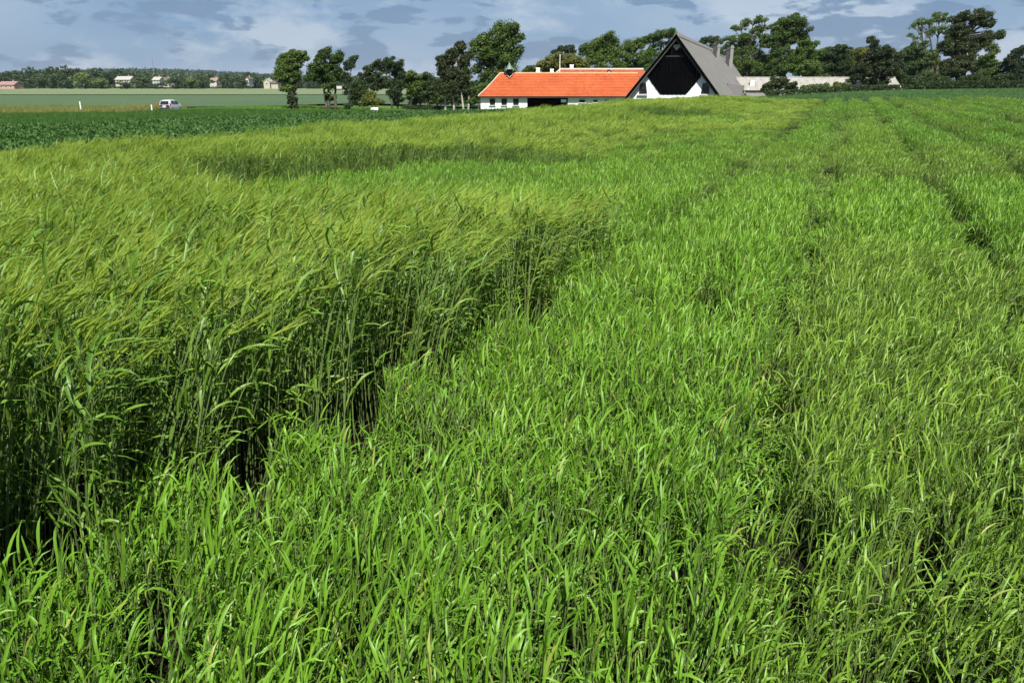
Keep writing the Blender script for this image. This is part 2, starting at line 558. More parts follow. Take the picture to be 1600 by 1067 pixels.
class Blades:
    """growing list of ribbons"""

    def __init__(self):
        self.v, self.f, self.mi = [], [], []

    def ribbon(self, pts, wid, side, mi, fold=0.25, tri=True):
        """pts list of Vector, wid half widths, side unit vector; three verts a section when folded"""
        o = len(self.v)
        n = len(pts)
        if fold:
            for i, (p, w) in enumerate(zip(pts, wid)):
                d = (pts[min(i + 1, n - 1)] - pts[max(i - 1, 0)]).normalized()
                nn = d.cross(side)
                self.v += [tuple(p - side * w + nn * (w * fold)), tuple(p), tuple(p + side * w + nn * (w * fold))]
            for i in range(n - 1):
                a = o + i * 3
                self.f += [(a, a + 1, a + 4, a + 3), (a + 1, a + 2, a + 5, a + 4)]
                self.mi += [mi, mi]
        else:
            for p, w in zip(pts, wid):
                self.v += [tuple(p - side * w), tuple(p + side * w)]
            for i in range(n - 1):
                a = o + i * 2
                self.f.append((a, a + 1, a + 3, a + 2))
                self.mi.append(mi)

    def tri(self, a, b, c, mi):
        o = len(self.v)
        self.v += [tuple(a), tuple(b), tuple(c)]
        self.f.append((o, o + 1, o + 2))
        self.mi.append(mi)

    def obj(self, name, mats):
        me = bpy.data.meshes.new(name)
        me.from_pydata(self.v, [], self.f)
        for m in mats:
            me.materials.append(m)
        me.polygons.foreach_set("material_index", self.mi)
        me.polygons.foreach_set("use_smooth", [True] * len(me.polygons))
        me.update()
        return bpy.data.objects.new(name, me)  # never linked: only its geometry is used


def rnd(a, b):
    return float(rng.uniform(a, b))


def leaf(B, base, az, a0, length, w, droop, wind, mi, segs=5, fold=0.3):
    d = Vector((math.sin(a0) * math.cos(az), math.sin(a0) * math.sin(az), math.cos(a0)))
    side = Vector((-math.sin(az), math.cos(az), 0))
    tw = rnd(-0.9, 0.9)
    p = Vector(base)
    pts, wid = [p.copy()], [w * 0.55]
    for i in range(segs):
        f = (i + 1) / segs
        d = (d + Vector((0, 0, -1)) * (droop * f * 0.5) + WIND * (wind * 0.28 * f)).normalized()
        p = p + d * (length / segs)
        pts.append(p.copy())
        prof = [0.85, 1.0, 0.95, 0.66, 0.05] if segs == 5 else [1.0, 0.8, 0.05]
        wid.append(w * prof[i])
    side = (side + d.cross(side) * tw).normalized()
    B.ribbon(pts, wid, side, mi, fold)


def stem(B, base, h, lean, w, mi, segs=3):
    p = Vector(base)
    pts = [p.copy()]
    for i in range(segs):
        f = (i + 1) / segs
        p = Vector(base) + Vector((0, 0, h * f)) + lean * (h * f * f)
        pts.append(p.copy())
    th = rnd(0, math.pi)
    for k in range(2):
        a = th + k * math.pi / 2
        B.ribbon(pts, [w] * (segs) + [w * 0.7], Vector((math.cos(a), math.sin(a), 0)), mi, 0)
    return pts[-1], pts


def along(pts, t):
    x = t * (len(pts) - 1)
    i = min(int(x), len(pts) - 2)
    return pts[i].lerp(pts[i + 1], x - i)


def ear(B, p, d, mi, awn=0.12):
    """a nodding six-row ear with awns streaming downwind"""
    L = rnd(0.06, 0.085)
    d = (d.normalized() * 0.7 + WIND * rnd(0.25, 1.0) + Vector((0, rnd(-.25, .25), rnd(-0.35, 0.45)))).normalized()
    pts = [p + d * (L * k / 4) + Vector((0, 0, -0.003 * k * k / 4)) for k in range(5)]
    wid = [0.0022, 0.0048, 0.0052, 0.004, 0.0015]
    for k in range(2):
        s = d.cross(Vector((0, 0, 1))).normalized()
        if k:
            s = d.cross(s).normalized()
        B.ribbon(pts, wid, s, mi, 0)
    for k in range(9):
        q = pts[1 + k % 4]
        e = (d + WIND * rnd(0.0, 0.5) + Vector((rnd(-0.22, 0.22), rnd(-0.22, 0.22), rnd(-0.12, 0.3)))).normalized()
        s = e.cross(Vector((rnd(-1, 1), rnd(-1, 1), 1))).normalized() * 0.0010
        B.tri(q - s, q + s, q + e * rnd(awn * 0.8, awn * 1.25), mi)


def clump_short(n, rad, mats, h=0.46, wide=0.0075, wind=0.5, far=False):
    B = Blades()
    for _ in range(n):
        r = rad * math.sqrt(rnd(0, 1))
        th = rnd(0, 6.283)
        b = (r * math.cos(th), r * math.sin(th), 0)
        hh = h * rnd(0.58, 0.90)
        lean = Vector((rnd(-0.16, 0.16), rnd(-0.16, 0.16), 0)) + WIND * rnd(0.0, 0.22) * wind
        top, pts = stem(B, b, hh, lean, 0.0021, 1, 3)
        k = 4
        for i in range(k):
            f = 0.28 + 0.72 * (i + 0.6) / k
            az = rnd(0, 6.283)
            L = rnd(0.070, 0.142) * (h / 0.46) ** 0.5 * (0.82 if far else 1.0)
            leaf(B, along(pts, min(1, f)), az, rnd(0.20, 0.75) if i < k - 1 else rnd(0.08, 0.45), L, wide * rnd(0.65, 1.2), rnd(0.25, 1.15), wind * rnd(0.4, 1.5), 0, 5 if not far else 3)
    return B.obj("barley_clump", mats)


def clump_tall(n, rad, mats, h=0.9, far=False, ears=True):
    B = Blades()
    for _ in range(n):
        r = rad * math.sqrt(rnd(0, 1))
        th = rnd(0, 6.283)
        b = (r * math.cos(th), r * math.sin(th), 0)
        hh = h * rnd(0.80, 0.98)
        lean = Vector((rnd(-0.06, 0.06), rnd(-0.06, 0.06), 0)) + WIND * rnd(0.02, 0.22)
        top, pts = stem(B, b, hh, lean, 0.0024, 1, 4)
        k = 5 if not far else 4
        for i in range(k):
            f = 0.30 + 0.70 * (i + rnd(0.2, 0.9)) / k
            L = rnd(0.12, 0.23)
            leaf(B, along(pts, f), rnd(0, 6.283), rnd(0.25, 0.9), L, rnd(0.0040, 0.0068), rnd(0.2, 1.1), rnd(0.4, 1.9), 0, 5 if not far else 3)
        if ears and rnd(0, 1) < (0.70 if not far else 0.88):
            ear(B, top, pts[-1] - pts[-2], 2)
    return B.obj("barley_clump", mats)


def clump_beet(mats, leaves=11, far=False):
    B = Blades()
    for i in range(leaves):
        az = rnd(0, 6.283)
        a0 = rnd(0.25, 0.95)
        base = Vector((0.02 * math.cos(az), 0.02 * math.sin(az), 0))
        d = Vector((math.sin(a0) * math.cos(az), math.sin(a0) * math.sin(az), math.cos(a0)))
        side = (Vector((-math.sin(az), math.cos(az), 0)) + d * rnd(-0.3, 0.3) + Vector((0, 0, rnd(-.35, .35)))).normalized()
        L = rnd(0.30, 0.46)
        pts, wid = [], []
        p = base
        prof = [0.006, 0.012, 0.07, 0.10, 0.075, 0.01]
        for k in range(6):
            pts.append(p.copy())
            wid.append(prof[k] * rnd(0.8, 1.15))
            d = (d + Vector((0, 0, -0.16)) + WIND * 0.05).normalized()
            p = p + d * (L / 5)
        B.ribbon(pts, wid, side, 0, 0.22)
    return B.obj("beet_plant", mats)


def clump_grass(n, rad, h, w, mats, wind=0.7, mi_top=None):
    B = Blades()
    for _ in range(n):
        r = rad * math.sqrt(rnd(0, 1))
        th = rnd(0, 6.283)
        leaf(B, (r * math.cos(th), r * math.sin(th), 0), rnd(0, 6.283), rnd(0.05, 0.5), h * rnd(0.6, 1.25), w * rnd(0.7, 1.3), rnd(0.1, 0.8), wind * rnd(0.3, 1.2), 0, 3, 0.2)
    return B.obj("grass_tuft", mats)


def scatter(name, protos, P, scl, rz, tilt, tint, label, cat, kind="stuff"):
    """one object that sets its plants out with geometry nodes"""
    n = len(P)
    me = bpy.data.meshes.new(name)
    me.vertices.add(n)
    me.vertices.foreach_set("co", np.asarray(P, np.float32).ravel())
    for nm, typ, key, arr in (
        ("scl", "FLOAT_VECTOR", "vector", scl), ("rot", "FLOAT_VECTOR", "vector", np.stack([tilt[:, 0], tilt[:, 1], rz], -1)),
        ("idx", "INT", "value", rng.integers(0, len(protos), n)), ("tint", "FLOAT", "value", tint)):
        a = me.attributes.new(nm, typ, "POINT")
        a.data.foreach_set(key, np.asarray(arr, np.int32 if typ == "INT" else np.float32).ravel())
    for p in protos[:1]:
        for m in p.data.materials:
            me.materials.append(m)
    o = bpy.data.objects.new(name, me)
    COL.objects.link(o)
    ng = bpy.data.node_groups.new(name + "_planting", "GeometryNodeTree")
    ng.interface.new_socket("Geometry", in_out="INPUT", socket_type="NodeSocketGeometry")
    ng.interface.new_socket("Geometry", in_out="OUTPUT", socket_type="NodeSocketGeometry")
    gi = N(ng, "NodeGroupInput")
    go = N(ng, "NodeGroupOutput")
    jn = N(ng, "GeometryNodeJoinGeometry")
    for p in protos:
        oi = N(ng, "GeometryNodeObjectInfo")
        oi.inputs["Object"].default_value = p
        gti = N(ng, "GeometryNodeGeometryToInstance")
        ng.links.new(oi.outputs["Geometry"], gti.inputs[0])
        ng.links.new(gti.outputs[0], jn.inputs[0])

    def attr(nm, typ):
        a = N(ng, "GeometryNodeInputNamedAttribute", data_type=typ)
        a.inputs[0].default_value = nm
        return a.outputs[0]

    iop = N(ng, "GeometryNodeInstanceOnPoints")
    iop.inputs["Pick Instance"].default_value = True
    ng.links.new(gi.outputs[0], iop.inputs["Points"])
    ng.links.new(jn.outputs[0], iop.inputs["Instance"])
    ng.links.new(attr("idx", "INT"), iop.inputs["Instance Index"])
    e2r = N(ng, "FunctionNodeEulerToRotation")
    ng.links.new(attr("rot", "FLOAT_VECTOR"), e2r.inputs[0])
    ng.links.new(e2r.outputs[0], iop.inputs["Rotation"])
    ng.links.new(attr("scl", "FLOAT_VECTOR"), iop.inputs["Scale"])
    ng.links.new(iop.outputs[0], go.inputs[0])
    md = o.modifiers.new("planting", "NODES")
    md.node_group = ng
    tag(o, label, cat, kind=kind)
    return o


def vnoise(x, y, seed=0):
    """smooth value noise in numpy, 0..1"""
    def h(ix, iy):
        s = np.sin(ix * 127.1 + iy * 311.7 + seed * 74.7) * 43758.5453
        return s - np.floor(s)
    ix, iy = np.floor(x), np.floor(y)
    fx_, fy_ = x - ix, y - iy
    fx_, fy_ = fx_ * fx_ * (3 - 2 * fx_), fy_ * fy_ * (3 - 2 * fy_)
    a = h(ix, iy) * (1 - fx_) + h(ix + 1, iy) * fx_
    b = h(ix, iy + 1) * (1 - fx_) + h(ix + 1, iy + 1) * fx_
    return a * (1 - fy_) + b * fy_


def in_poly(u, v, poly):
    inside = np.zeros(len(u), bool)
    n = len(poly)
    for i in range(n):
        (x1, y1), (x2, y2) = poly[i], poly[(i + 1) % n]
        c = ((y1 > v) != (y2 > v)) & (u < (x2 - x1) * (v - y1) / (y2 - y1 + 1e-12) + x1)
        inside ^= c
    return inside


def candidates(y0, y1, step, marginm=2.2):
    """jittered grid over the visible wedge (and a margin round it), as X, Y"""
    W = 0.70 * y1 + marginm
    xs = np.arange(-W, W, step)
    ys = np.arange(y0, y1, step)
    X, Y = np.meshgrid(xs, ys)
    X, Y = X.ravel(), Y.ravel()
    X = X + rng.uniform(-0.5, 0.5, len(X)) * step
    Y = Y + rng.uniform(-0.5, 0.5, len(Y)) * step
    k = np.abs(X) < 0.66 * np.maximum(Y, 0) + marginm
    return X[k], Y[k]


STRIP = [(9.8, -11.5), (10.67, -9.2), (12.65, -8.2), (15.1, -7.0), (15.1, -3.5), (14.6, -1.6), (7.6, -1.6), (6.3, -2.6), (6.3, -8.5)]
STRIP2 = [(29.5, -9.0), (29.0, -3.4), (37.5, -4.4), (38.0, -9.4)]


def field_end(v):
    return 68.0 + 0.0 * v + 2.0 * sstep(-v, 5, 18)


def classify(u, v):
    """plot code: 0 none, 1 short bright, 2 olive, 3 tall eared; height; 'dip' where plants thin out"""
    code = np.zeros(len(u), int)
    hgt = np.ones(len(u))
    left = v < -1.86 - 0.22 * (1 - sstep(u, 1.8, 3.4)) + 0.03 * np.sin(u * 3)
    code[left] = 3
    code[~left] = 1
    olive = v > -0.15
    code[olive] = 2
    # plots beyond the first cross alley
    colr = np.floor((v + 0.2) / 1.4)
    plot = np.floor((u - 7.55) / 5.6)
    r = np.abs(np.sin(colr * 12.9 + plot * 78.2) * 437.5) % 1.0
    beyond = (~left) & (u > 7.55)
    hgt[beyond] = 0.86 + 0.34 * r[beyond]
    code[beyond & (r > 0.62)] = 2
    code[beyond & (r <= 0.62)] = 1
    s = in_poly(u + 1.6 * (vnoise(u * 0.8, v * 0.8, 31) - 0.5), v, STRIP)
    code[s] = 1
    hgt[s] = 0.95
    s2 = in_poly(u, v, STRIP2)
    code[s2] = 1
    hgt[s2] = 1.0
    t = code == 3
    hgt[t] = 1.0 + 0.10 * (vnoise(u[t] * 0.35, v[t] * 0.35, 3) - 0.5)
    # far tall bands differ a little in height
    hgt[t] *= 1.0 + 0.12 * (1 - sstep(u[t], 2.0, 4.5)) - 0.30 * sstep(u[t], 3.6, 8.0) * sstep(v[t], -6.0, -2.5)
    hgt[t & (v < -11)] *= 0.9
    hgt[t & (u > 14)] *= 0.95 - 0.30 * sstep(v[t & (u > 14)], -8.5, -5.0)
    hgt[t & (u > 15)] *= 0.92 + 0.16 * (np.abs(np.sin(np.floor(u[t & (u > 15)] / 6.3) * 5.1 + np.floor(v[t & (u > 15)] / 3.1) * 3.3)))
    fray = t & (u > 4.5) & (u < 12) & (rng.random(len(u)) < 0.55 * sstep(u, 4.5, 7.5) * sstep(v, -4.5, -2.2))
    code[fray] = 1
    hgt[fray] = 1.1
    # the tall stand thins out into short plants towards the right in the middle distance
    fade = t & (u > 13) & (u < 24) & (rng.random(len(u)) < 0.75 * sstep(v, -7.5, -3.0))
    code[fade] = 1
    hgt[fade] = 1.05
    dip = np.zeros(len(u), bool)
    m = (~left) & (np.abs((v + 0.2) - np.round((v + 0.2) / 1.4) * 1.4) < np.minimum(0.06 + 0.012 * u, 0.40)) & (u > 2.2)
    m |= (np.abs(v + 1.62) < 0.12 + 0.004 * u) & (u > 7.5)
    alley = (~left) & (np.abs(u - 7.55 - np.round((u - 7.55) / 5.6) * 5.6) < 0.16 + 0.006 * u) & (u > 7.0)
    hgt[alley & ~m] *= 0.72
    dip |= m
    edge = (v < -16.2 - 0.0 * u) | (u > field_end(v))
    code[edge] = 0
    return code, hgt, dip


MS = [M["short"], M["stem"], M["ear"]]
MO = [M["olive"], M["stem"], M["ear"]]
MT = [M["tall"], M["stem"], M["ear"]]
P_short = [clump_short(56, 0.145, MS, 0.41, 0.0041, 0.34) for _ in range(12)]
P_olive = [clump_short(46, 0.145, MO, 0.44, 0.0034, 0.65) for _ in range(12)]
P_tall = [clump_tall(16, 0.13, MT, 0.95) for _ in range(12)]
P_short_f = [clump_short(84, 0.22, MS, 0.42, 0.0044, 0.4, True) for _ in range(6)]
P_olive_f = [clump_short(84, 0.22, MO, 0.44, 0.0040, 0.8, True) for _ in range(6)]
P_tall_f = [clump_tall(30, 0.22, MT, 0.86, True) for _ in range(6)]

bands = [(-1.2, 11.0, 0.20, 0), (11.0, 26.0, 0.34, 1), (26.0, 82.0, 0.52, 2)]
got = {1: [], 2: [], 3: []}
for y0, y1, step, lod in bands:
    X, Y = candidates(y0, y1, step)
    u, v = uv(X, Y)
    code, hgt, dip = classify(u, v)
    near_cam = (np.hypot(X, Y) < 0.75)
    pad = vnoise(X * 1.7, Y * 1.7, 11)
    thin = (rng.random(len(X)) < 0.20 * (1 - sstep(np.hypot(X, Y), 2.0, 4.5))) & (code < 3)
    drop = thin | (dip & (rng.random(len(X)) < np.where(u > 6, 0.52, 0.60))) | near_cam | ((pad < 0.16) & (rng.random(len(X)) < 0.5) & (code < 3))
    hgt = np.where(dip, hgt * np.where(u > 6, 0.40, 0.50), hgt)
    for c in (1, 2, 3):
        k = (code == c) & ~drop
        got[c].append((X[k], Y[k], hgt[k], np.full(k.sum(), lod), step))


def plant(name, c, protos, protos_far, label, cat):
    for nm, lods, pr in ((name, (0,), protos), (name, (1, 2), protos_far)):
        A = [g for g in got[c] if len(g[0]) and g[3][0] in lods]
        if not A:
            continue
        X = np.concatenate([a[0] for a in A])
        Y = np.concatenate([a[1] for a in A])
        H = np.concatenate([a[2] for a in A])
        L = np.concatenate([a[3] for a in A])
        n = len(X)
        hs = H * (0.90 + 0.22 * vnoise(X * 1.1, Y * 1.1, 5)) * rng.uniform(0.90, 1.10, n)
        wid = np.where(L == 2, 1.35, 1.0)
        scl = np.stack([wid * rng.uniform(0.9, 1.1, n), wid * rng.uniform(0.9, 1.1, n), hs], -1)
        rz = rng.normal(0, 0.45, n)
        gust = vnoise(X * 0.55 + 3, Y * 0.4, 9) - 0.35
        tilt = np.stack([rng.normal(-0.02, 0.07, n), 0.10 * gust + rng.normal(0.03, 0.08, n)], -1)
        u, v = uv(X, Y)
        tint = np.clip(0.75 * vnoise(u * 0.16, v * 0.5, 21) + 0.25 * rng.random(n), 0, 1)
        P = np.stack([X, Y, ground_z(X, Y) - 0.01], -1)
        lab = label[0] if 0 in lods else label[1]
        scatter(nm, pr, P, scl, rz, tilt, tint, lab, cat)


plant("short_barley", 1, P_short, P_short_f, ("short bright green barley with broad leaves in the nearest plot", "short bright green barley strips and plots farther out in the field"), "barley")
plant("olive_barley", 2, P_olive, P_olive_f, ("olive green narrow leaved barley along the right of the near field", "olive green barley plots between the wheel tracks up to the crest"), "barley")
plant("tall_barley", 3, P_tall, P_tall_f, ("tall eared barley leaning in the wind with a dark stemmed edge", "tall pale eared barley rolling away towards the farm"), "barley")

# ---- dark leafy crop left of the barley
P_beet = [clump_beet([M["beet"]]) for _ in range(8)]
X, Y = candidates(4, 97, 0.25, 3.0)
u, v = uv(X, Y)
BEND = 57.0


def beet_far(X):
    return 55.0 + np.clip((X + 30) * 1.35, 0, 40)


k = (v < -16.7) & (v > -75) & (Y < beet_far(X)) & ~((Y > 84) & (X > -5.5)) & (X > -39.5)
k &= ~((u > 71) & (v > -20))
X, Y = X[k], Y[k]
n = len(X)
s = rng.uniform(0.85, 1.25, n)
scatter("beet_crop", P_beet, np.stack([X, Y, ground_z(X, Y)], -1), np.stack([s * 0.60, s * 0.60, s * 0.80], -1), rng.uniform(0, 6.28, n), np.zeros((n, 2)), rng.random(n),
        "dark green leafy beet crop beyond the barley edge", "beet crop")

# ---- younger cereal between the beet and the road
P_cer = [clump_grass(60, 0.36, 0.34, 0.012, [M["cereal"]]) for _ in range(5)]
X, Y = candidates(50, 97, 0.55, 3.0)
u, v = uv(X, Y)
k = (Y >= beet_far(X)) & (v < -17.5) & (Y < 96) & (X > -40.4) & (X < -6) & ~((X > -8) & (Y > 84))
X2, Y2 = X[k], Y[k]
xs2, ys2 = np.meshgrid(np.arange(-72, -40.4, 0.55), np.arange(48, 97, 0.55))
xs2 = xs2.ravel() + rng.uniform(-.25, .25, xs2.size)
ys2 = ys2.ravel() + rng.uniform(-.25, .25, ys2.size)
k = (np.abs(xs2 - RX) > 3.0) & (xs2 > -0.68 * ys2 - 3)
n0 = k.sum()
X, Y = np.concatenate([X2, xs2[k]]), np.concatenate([Y2, ys2[k]])
n = len(X)
s = rng.uniform(0.85, 1.2, n)
scatter("young_cereal", P_cer, np.stack([X, Y, ground_z(X, Y)], -1), np.stack([s, s, s], -1), rng.normal(0, .5, n), np.zeros((n, 2)), rng.random(n),
        "smooth mid green young cereal in front of the roadside verge", "cereal")

# ---- roadside verges
P_v = [clump_grass(46, 0.34, 0.62, 0.016, [M["verge"]]) for _ in range(5)]
P_vg = [clump_grass(46, 0.34, 0.50, 0.016, [M["verge_green"]]) for _ in range(5)]


def strip_pts(x0, x1, y0, y1, step):
    X, Y = np.meshgrid(np.arange(x0, x1, step), np.arange(y0, y1, step))
    X = X.ravel() + rng.uniform(-.5, .5, X.size) * step
    Y = Y.ravel() + rng.uniform(-.5, .5, Y.size) * step
    return X, Y


X, Y = strip_pts(-84, RX - 3.0, 97, 118, 0.55)
k = (X > -0.7 * Y - 4)
X, Y = X[k], Y[k]
n = len(X)
s = rng.uniform(0.7, 1.25, n) * (0.75 + 0.5 * vnoise(X * .3, Y * .3, 4))
scatter("verge_grass", P_v, np.stack([X, Y, ground_z(X, Y)], -1), np.stack([s, s, s], -1), rng.normal(0, .5, n), np.zeros((n, 2)), vnoise(X * .12, Y * .3, 8),
        "yellowish uncut verge grass around the white roadside posts", "grass")
X, Y = strip_pts(RX + 3.0, -7, 96, 108, 0.55)
k = ~((X > -9) & (Y > 86))
X, Y = X[k], Y[k]
n = len(X)
s = rng.uniform(0.7, 1.15, n)
scatter("verge_grass", P_vg, np.stack([X, Y, ground_z(X, Y)], -1), np.stack([s, s, s * 0.8], -1), rng.normal(0, .5, n), np.zeros((n, 2)), rng.random(n),
        "bright green verge grass under the roadside trees beside the car", "grass")

# ---- blue-green crop beyond the barley on the right
P_bg = [clump_grass(70, 0.42, 0.42, 0.013, [M["bluegreen"]]) for _ in range(5)]
uu, vv = np.meshgrid(np.arange(69.5, 128, 0.62), np.arange(-13, 62, 0.62))
uu = uu.ravel() + rng.uniform(-.3, .3, uu.size)
vv = vv.ravel() + rng.uniform(-.3, .3, vv.size)
X, Y = xy(uu, vv)
k = (np.abs(X) < 0.66 * Y + 3) & ((vv > -8.6 - 0.0 * uu) | (uu < 72.0)) & (vv > -8.6 - 4 * (72 - np.minimum(uu, 72)))
k &= (uu < 88 + np.clip(vv + 8, 0, 40) * 1.0)
X, Y = X[k], Y[k]
n = len(X)
s = rng.uniform(0.85, 1.15, n)
scatter("bluegreen_crop", P_bg, np.stack([X, Y, ground_z(X, Y)], -1), np.stack([s, s, s], -1), rng.normal(0, .5, n), np.zeros((n, 2)), vnoise(X * .05, Y * .3, 6),
        "bluish green crop strip between the barley and the right hand hedge", "crop")

# ------------------------------------------------------------------ trees
trng = np.random.default_rng(21)


def leaf_quads(cent, rad, per, size, up=0.35):
    """leaf-sized quads in clumps round the given centres"""
    nc = len(cent)
    n = nc * per
    c = np.repeat(cent, per, 0)
    r = np.repeat(rad, per, 0)[:, None]
    g = trng.normal(0, 1, (n, 3))
    g /= np.linalg.norm(g, axis=1)[:, None] + 1e-9
    g *= (trng.random((n, 1)) ** 0.5)
    p = c + g * r * np.array([1.05, 1.0, 0.80])
    p[:, 0] += 0.45 * (p[:, 2] - c[:, 2])
    nrm = g * 0.8 + trng.normal(0, 0.6, (n, 3)) + np.array([0, 0, up])
    nrm /= np.linalg.norm(nrm, axis=1)[:, None] + 1e-9
    t = np.cross(nrm, trng.normal(0, 1, (n, 3)))
    t /= np.linalg.norm(t, axis=1)[:, None] + 1e-9
    b = np.cross(nrm, t)
    s = size * trng.uniform(0.6, 1.3, (n, 1))
    a0 = p - t * s * 0.6
    a1 = p + b * s * 0.36 + nrm * s * 0.08
    a2 = p + t * s * 0.6
    a3 = p - b * s * 0.36 + nrm * s * 0.08
    v = np.stack([a0, a1, a2, a3], 1).reshape(-1, 3)
    f = np.arange(4 * n).reshape(n, 4)
    return v, f


def mesh_np(name, v, f, mat, smooth=False):
    me = bpy.data.meshes.new(name)
    n = len(f)
    me.vertices.add(len(v))
    me.vertices.foreach_set("co", np.asarray(v, np.float32).ravel())
    k = f.shape[1]
    me.loops.add(n * k)
    me.loops.foreach_set("vertex_index", f.ravel().astype(np.int32))
    me.polygons.add(n)
    me.polygons.foreach_set("loop_start", (np.arange(n) * k).astype(np.int32))
    me.materials.append(mat)
    me.update(calc_edges=True)
    me.validate()
    return me


def tree(name, label, cat, Y, base_px, lobes, col, trunk_w=6, bark="bark", clump=0.55, per=34, leafs=0.26, dens=1.0, stems=None, group=None, shell=0.45, base_z=None, ivy=False):
    """lobes: (px, py, rx, ry) outlines of the crown's masses in photo pixels, set out Y metres away"""
    m = mpp(Y)
    bx = at(base_px, 128, Y).x
    bz = gz(bx, Y) if base_z is None else base_z
    root = empty(name, (bx, Y, bz))
    tag(root, label, cat, group)
    O = Vector((bx, Y, bz))
    B = MB()
    cents, rads = [], []
    L = []
    for i, lb in enumerate(lobes):
        px, py, rx, ry = lb[:4]
        c = at(px, py, Y) - O
        c.y += float(trng.uniform(-0.5, 0.5)) * rx * m * 0.9
        L.append((c, rx * m, ry * m, lb[4] if len(lb) > 4 else 1.0))
    topc = max(L, key=lambda q: q[0].z)[0]
    lowc = min(L, key=lambda q: q[0].z)[0]
    mean = sum((q[0] for q in L), Vector()) / len(L)
    tw = trunk_w * m / 2
    stem_list = stems or [(0.0, None)]
    tpaths = []
    for (off, tgt) in stem_list:
        T = topc.copy() if tgt is None else (at(tgt[0], tgt[1], Y) - O)
        b0 = Vector((off * m, float(trng.uniform(-.2, .2)) * (1 if off else 0), -0.05))
        pts, rd = [], []
        for k in range(7):
            f = k / 6
            q = b0.lerp(Vector((T.x, T.y, T.z * 0.93)), f)
            q.x = b0.x + (T.x - b0.x) * (f ** 1.5)
            q += Vector((float(trng.normal(0, .10)), float(trng.normal(0, .10)), 0)) * (0 if k == 0 else 1) * max(0.4, tw * 3)
            pts.append(q)
            rd.append(max(0.02, tw * ((1.25 if k == 0 else 1.0) - 0.86 * f) * (1.0 if len(stem_list) == 1 else 0.9)))
        B.tube(pts, rd, 8)
        tpaths.append(pts)
    sat = []
    for c, rx, ry, dn in L:
        for _ in range((3 if Y > 113 else 2) if dn > 0.75 else 1):
            th = float(trng.uniform(-0.5, 3.64))
            k_ = float(trng.uniform(0.75, 1.05))
            sat.append((c + Vector((math.cos(th) * rx * k_ + 0.12 * rx, float(trng.uniform(-.6, .6)) * rx, math.sin(th) * ry * k_)), rx * float(trng.uniform(.20, .38)), ry * float(trng.uniform(.18, .36)), dn * 0.9))
    for c, rx, ry, dn in [(c, rx * 1.04, ry * 1.04, dn) for c, rx, ry, dn in L] + sat:
        path = min(tpaths, key=lambda P: min((q - c).length for q in P))
        zz = max(0.15, min(0.85, (c.z - ry * 0.9) / max(0.5, path[-1].z)))
        s0 = path[min(5, int(zz * 6))].lerp(path[min(6, int(zz * 6) + 1)], zz * 6 - int(zz * 6))
        mid = s0.lerp(c, 0.5) + Vector((0, 0, 0.08 * (c - s0).length))
        lk = min(1.0, 0.25 + max(rx, ry) / (5.0 * tw))
        B.tube([s0, mid, c], [tw * 0.34 * lk, tw * 0.22 * lk, tw * 0.10 * lk], 5)
        area = rx * ry
        nc = max(6, int(dens * dn * 6.0 * area / (clump * clump)))
        g = trng.normal(0, 1, (nc, 3))
        g /= np.linalg.norm(g, axis=1)[:, None]
        rr = shell + (1 - shell) * trng.random((nc, 1)) ** 0.7
        rr *= 0.93 + 0.14 * trng.random((nc, 1))
        dz = g * rr * np.array([rx, rx * 0.85, ry]) * (1 - 0.45 * clump / np.array([max(rx, clump), max(rx, clump), max(ry, clump)]))
        dz[:, 0] += 0.30 * dz[:, 2]
        cc = np.array(c)[None, :] + dz
        cc[:, 2] = np.maximum(cc[:, 2], 0.25)
        cents.append(cc)
        rads.append(clump * trng.uniform(0.55, 1.15, nc))
        for q in cc[: min(nc, 14)]:
            e = Vector(q)
            md_ = c.lerp(e, 0.5) + Vector((float(trng.normal(0, .08)), float(trng.normal(0, .08)), 0.05))
            B.tube([c.lerp(s0, 0.25), md_, e], [tw * 0.15 * lk, tw * 0.09 * lk, 0.012], 4, cap=False)
    B.build("trunk", M[bark], root, True)
    v, f = leaf_quads(np.concatenate(cents), np.concatenate(rads), int(per * 2.3), leafs * 0.66)
    me = mesh_np("crown", v, f, M["leaf_" + col])
    co = bpy.data.objects.new("crown", me)
    COL.objects.link(co)
    co.parent = root
    if ivy:
        h = ivy * m
        k = 60
        zz = trng.random(k) * h
        th = trng.random(k) * 6.283
        cc = np.stack([np.cos(th) * tw * 1.0, np.sin(th) * tw * 1.0, zz], -1)
        v, f = leaf_quads(cc, np.full(k, 0.22), 26, 0.18)
        me = mesh_np("ivy", v, f, M["leaf_dark"])
        io = bpy.data.objects.new("ivy", me)
        COL.objects.link(io)
        io.parent = root
    return root


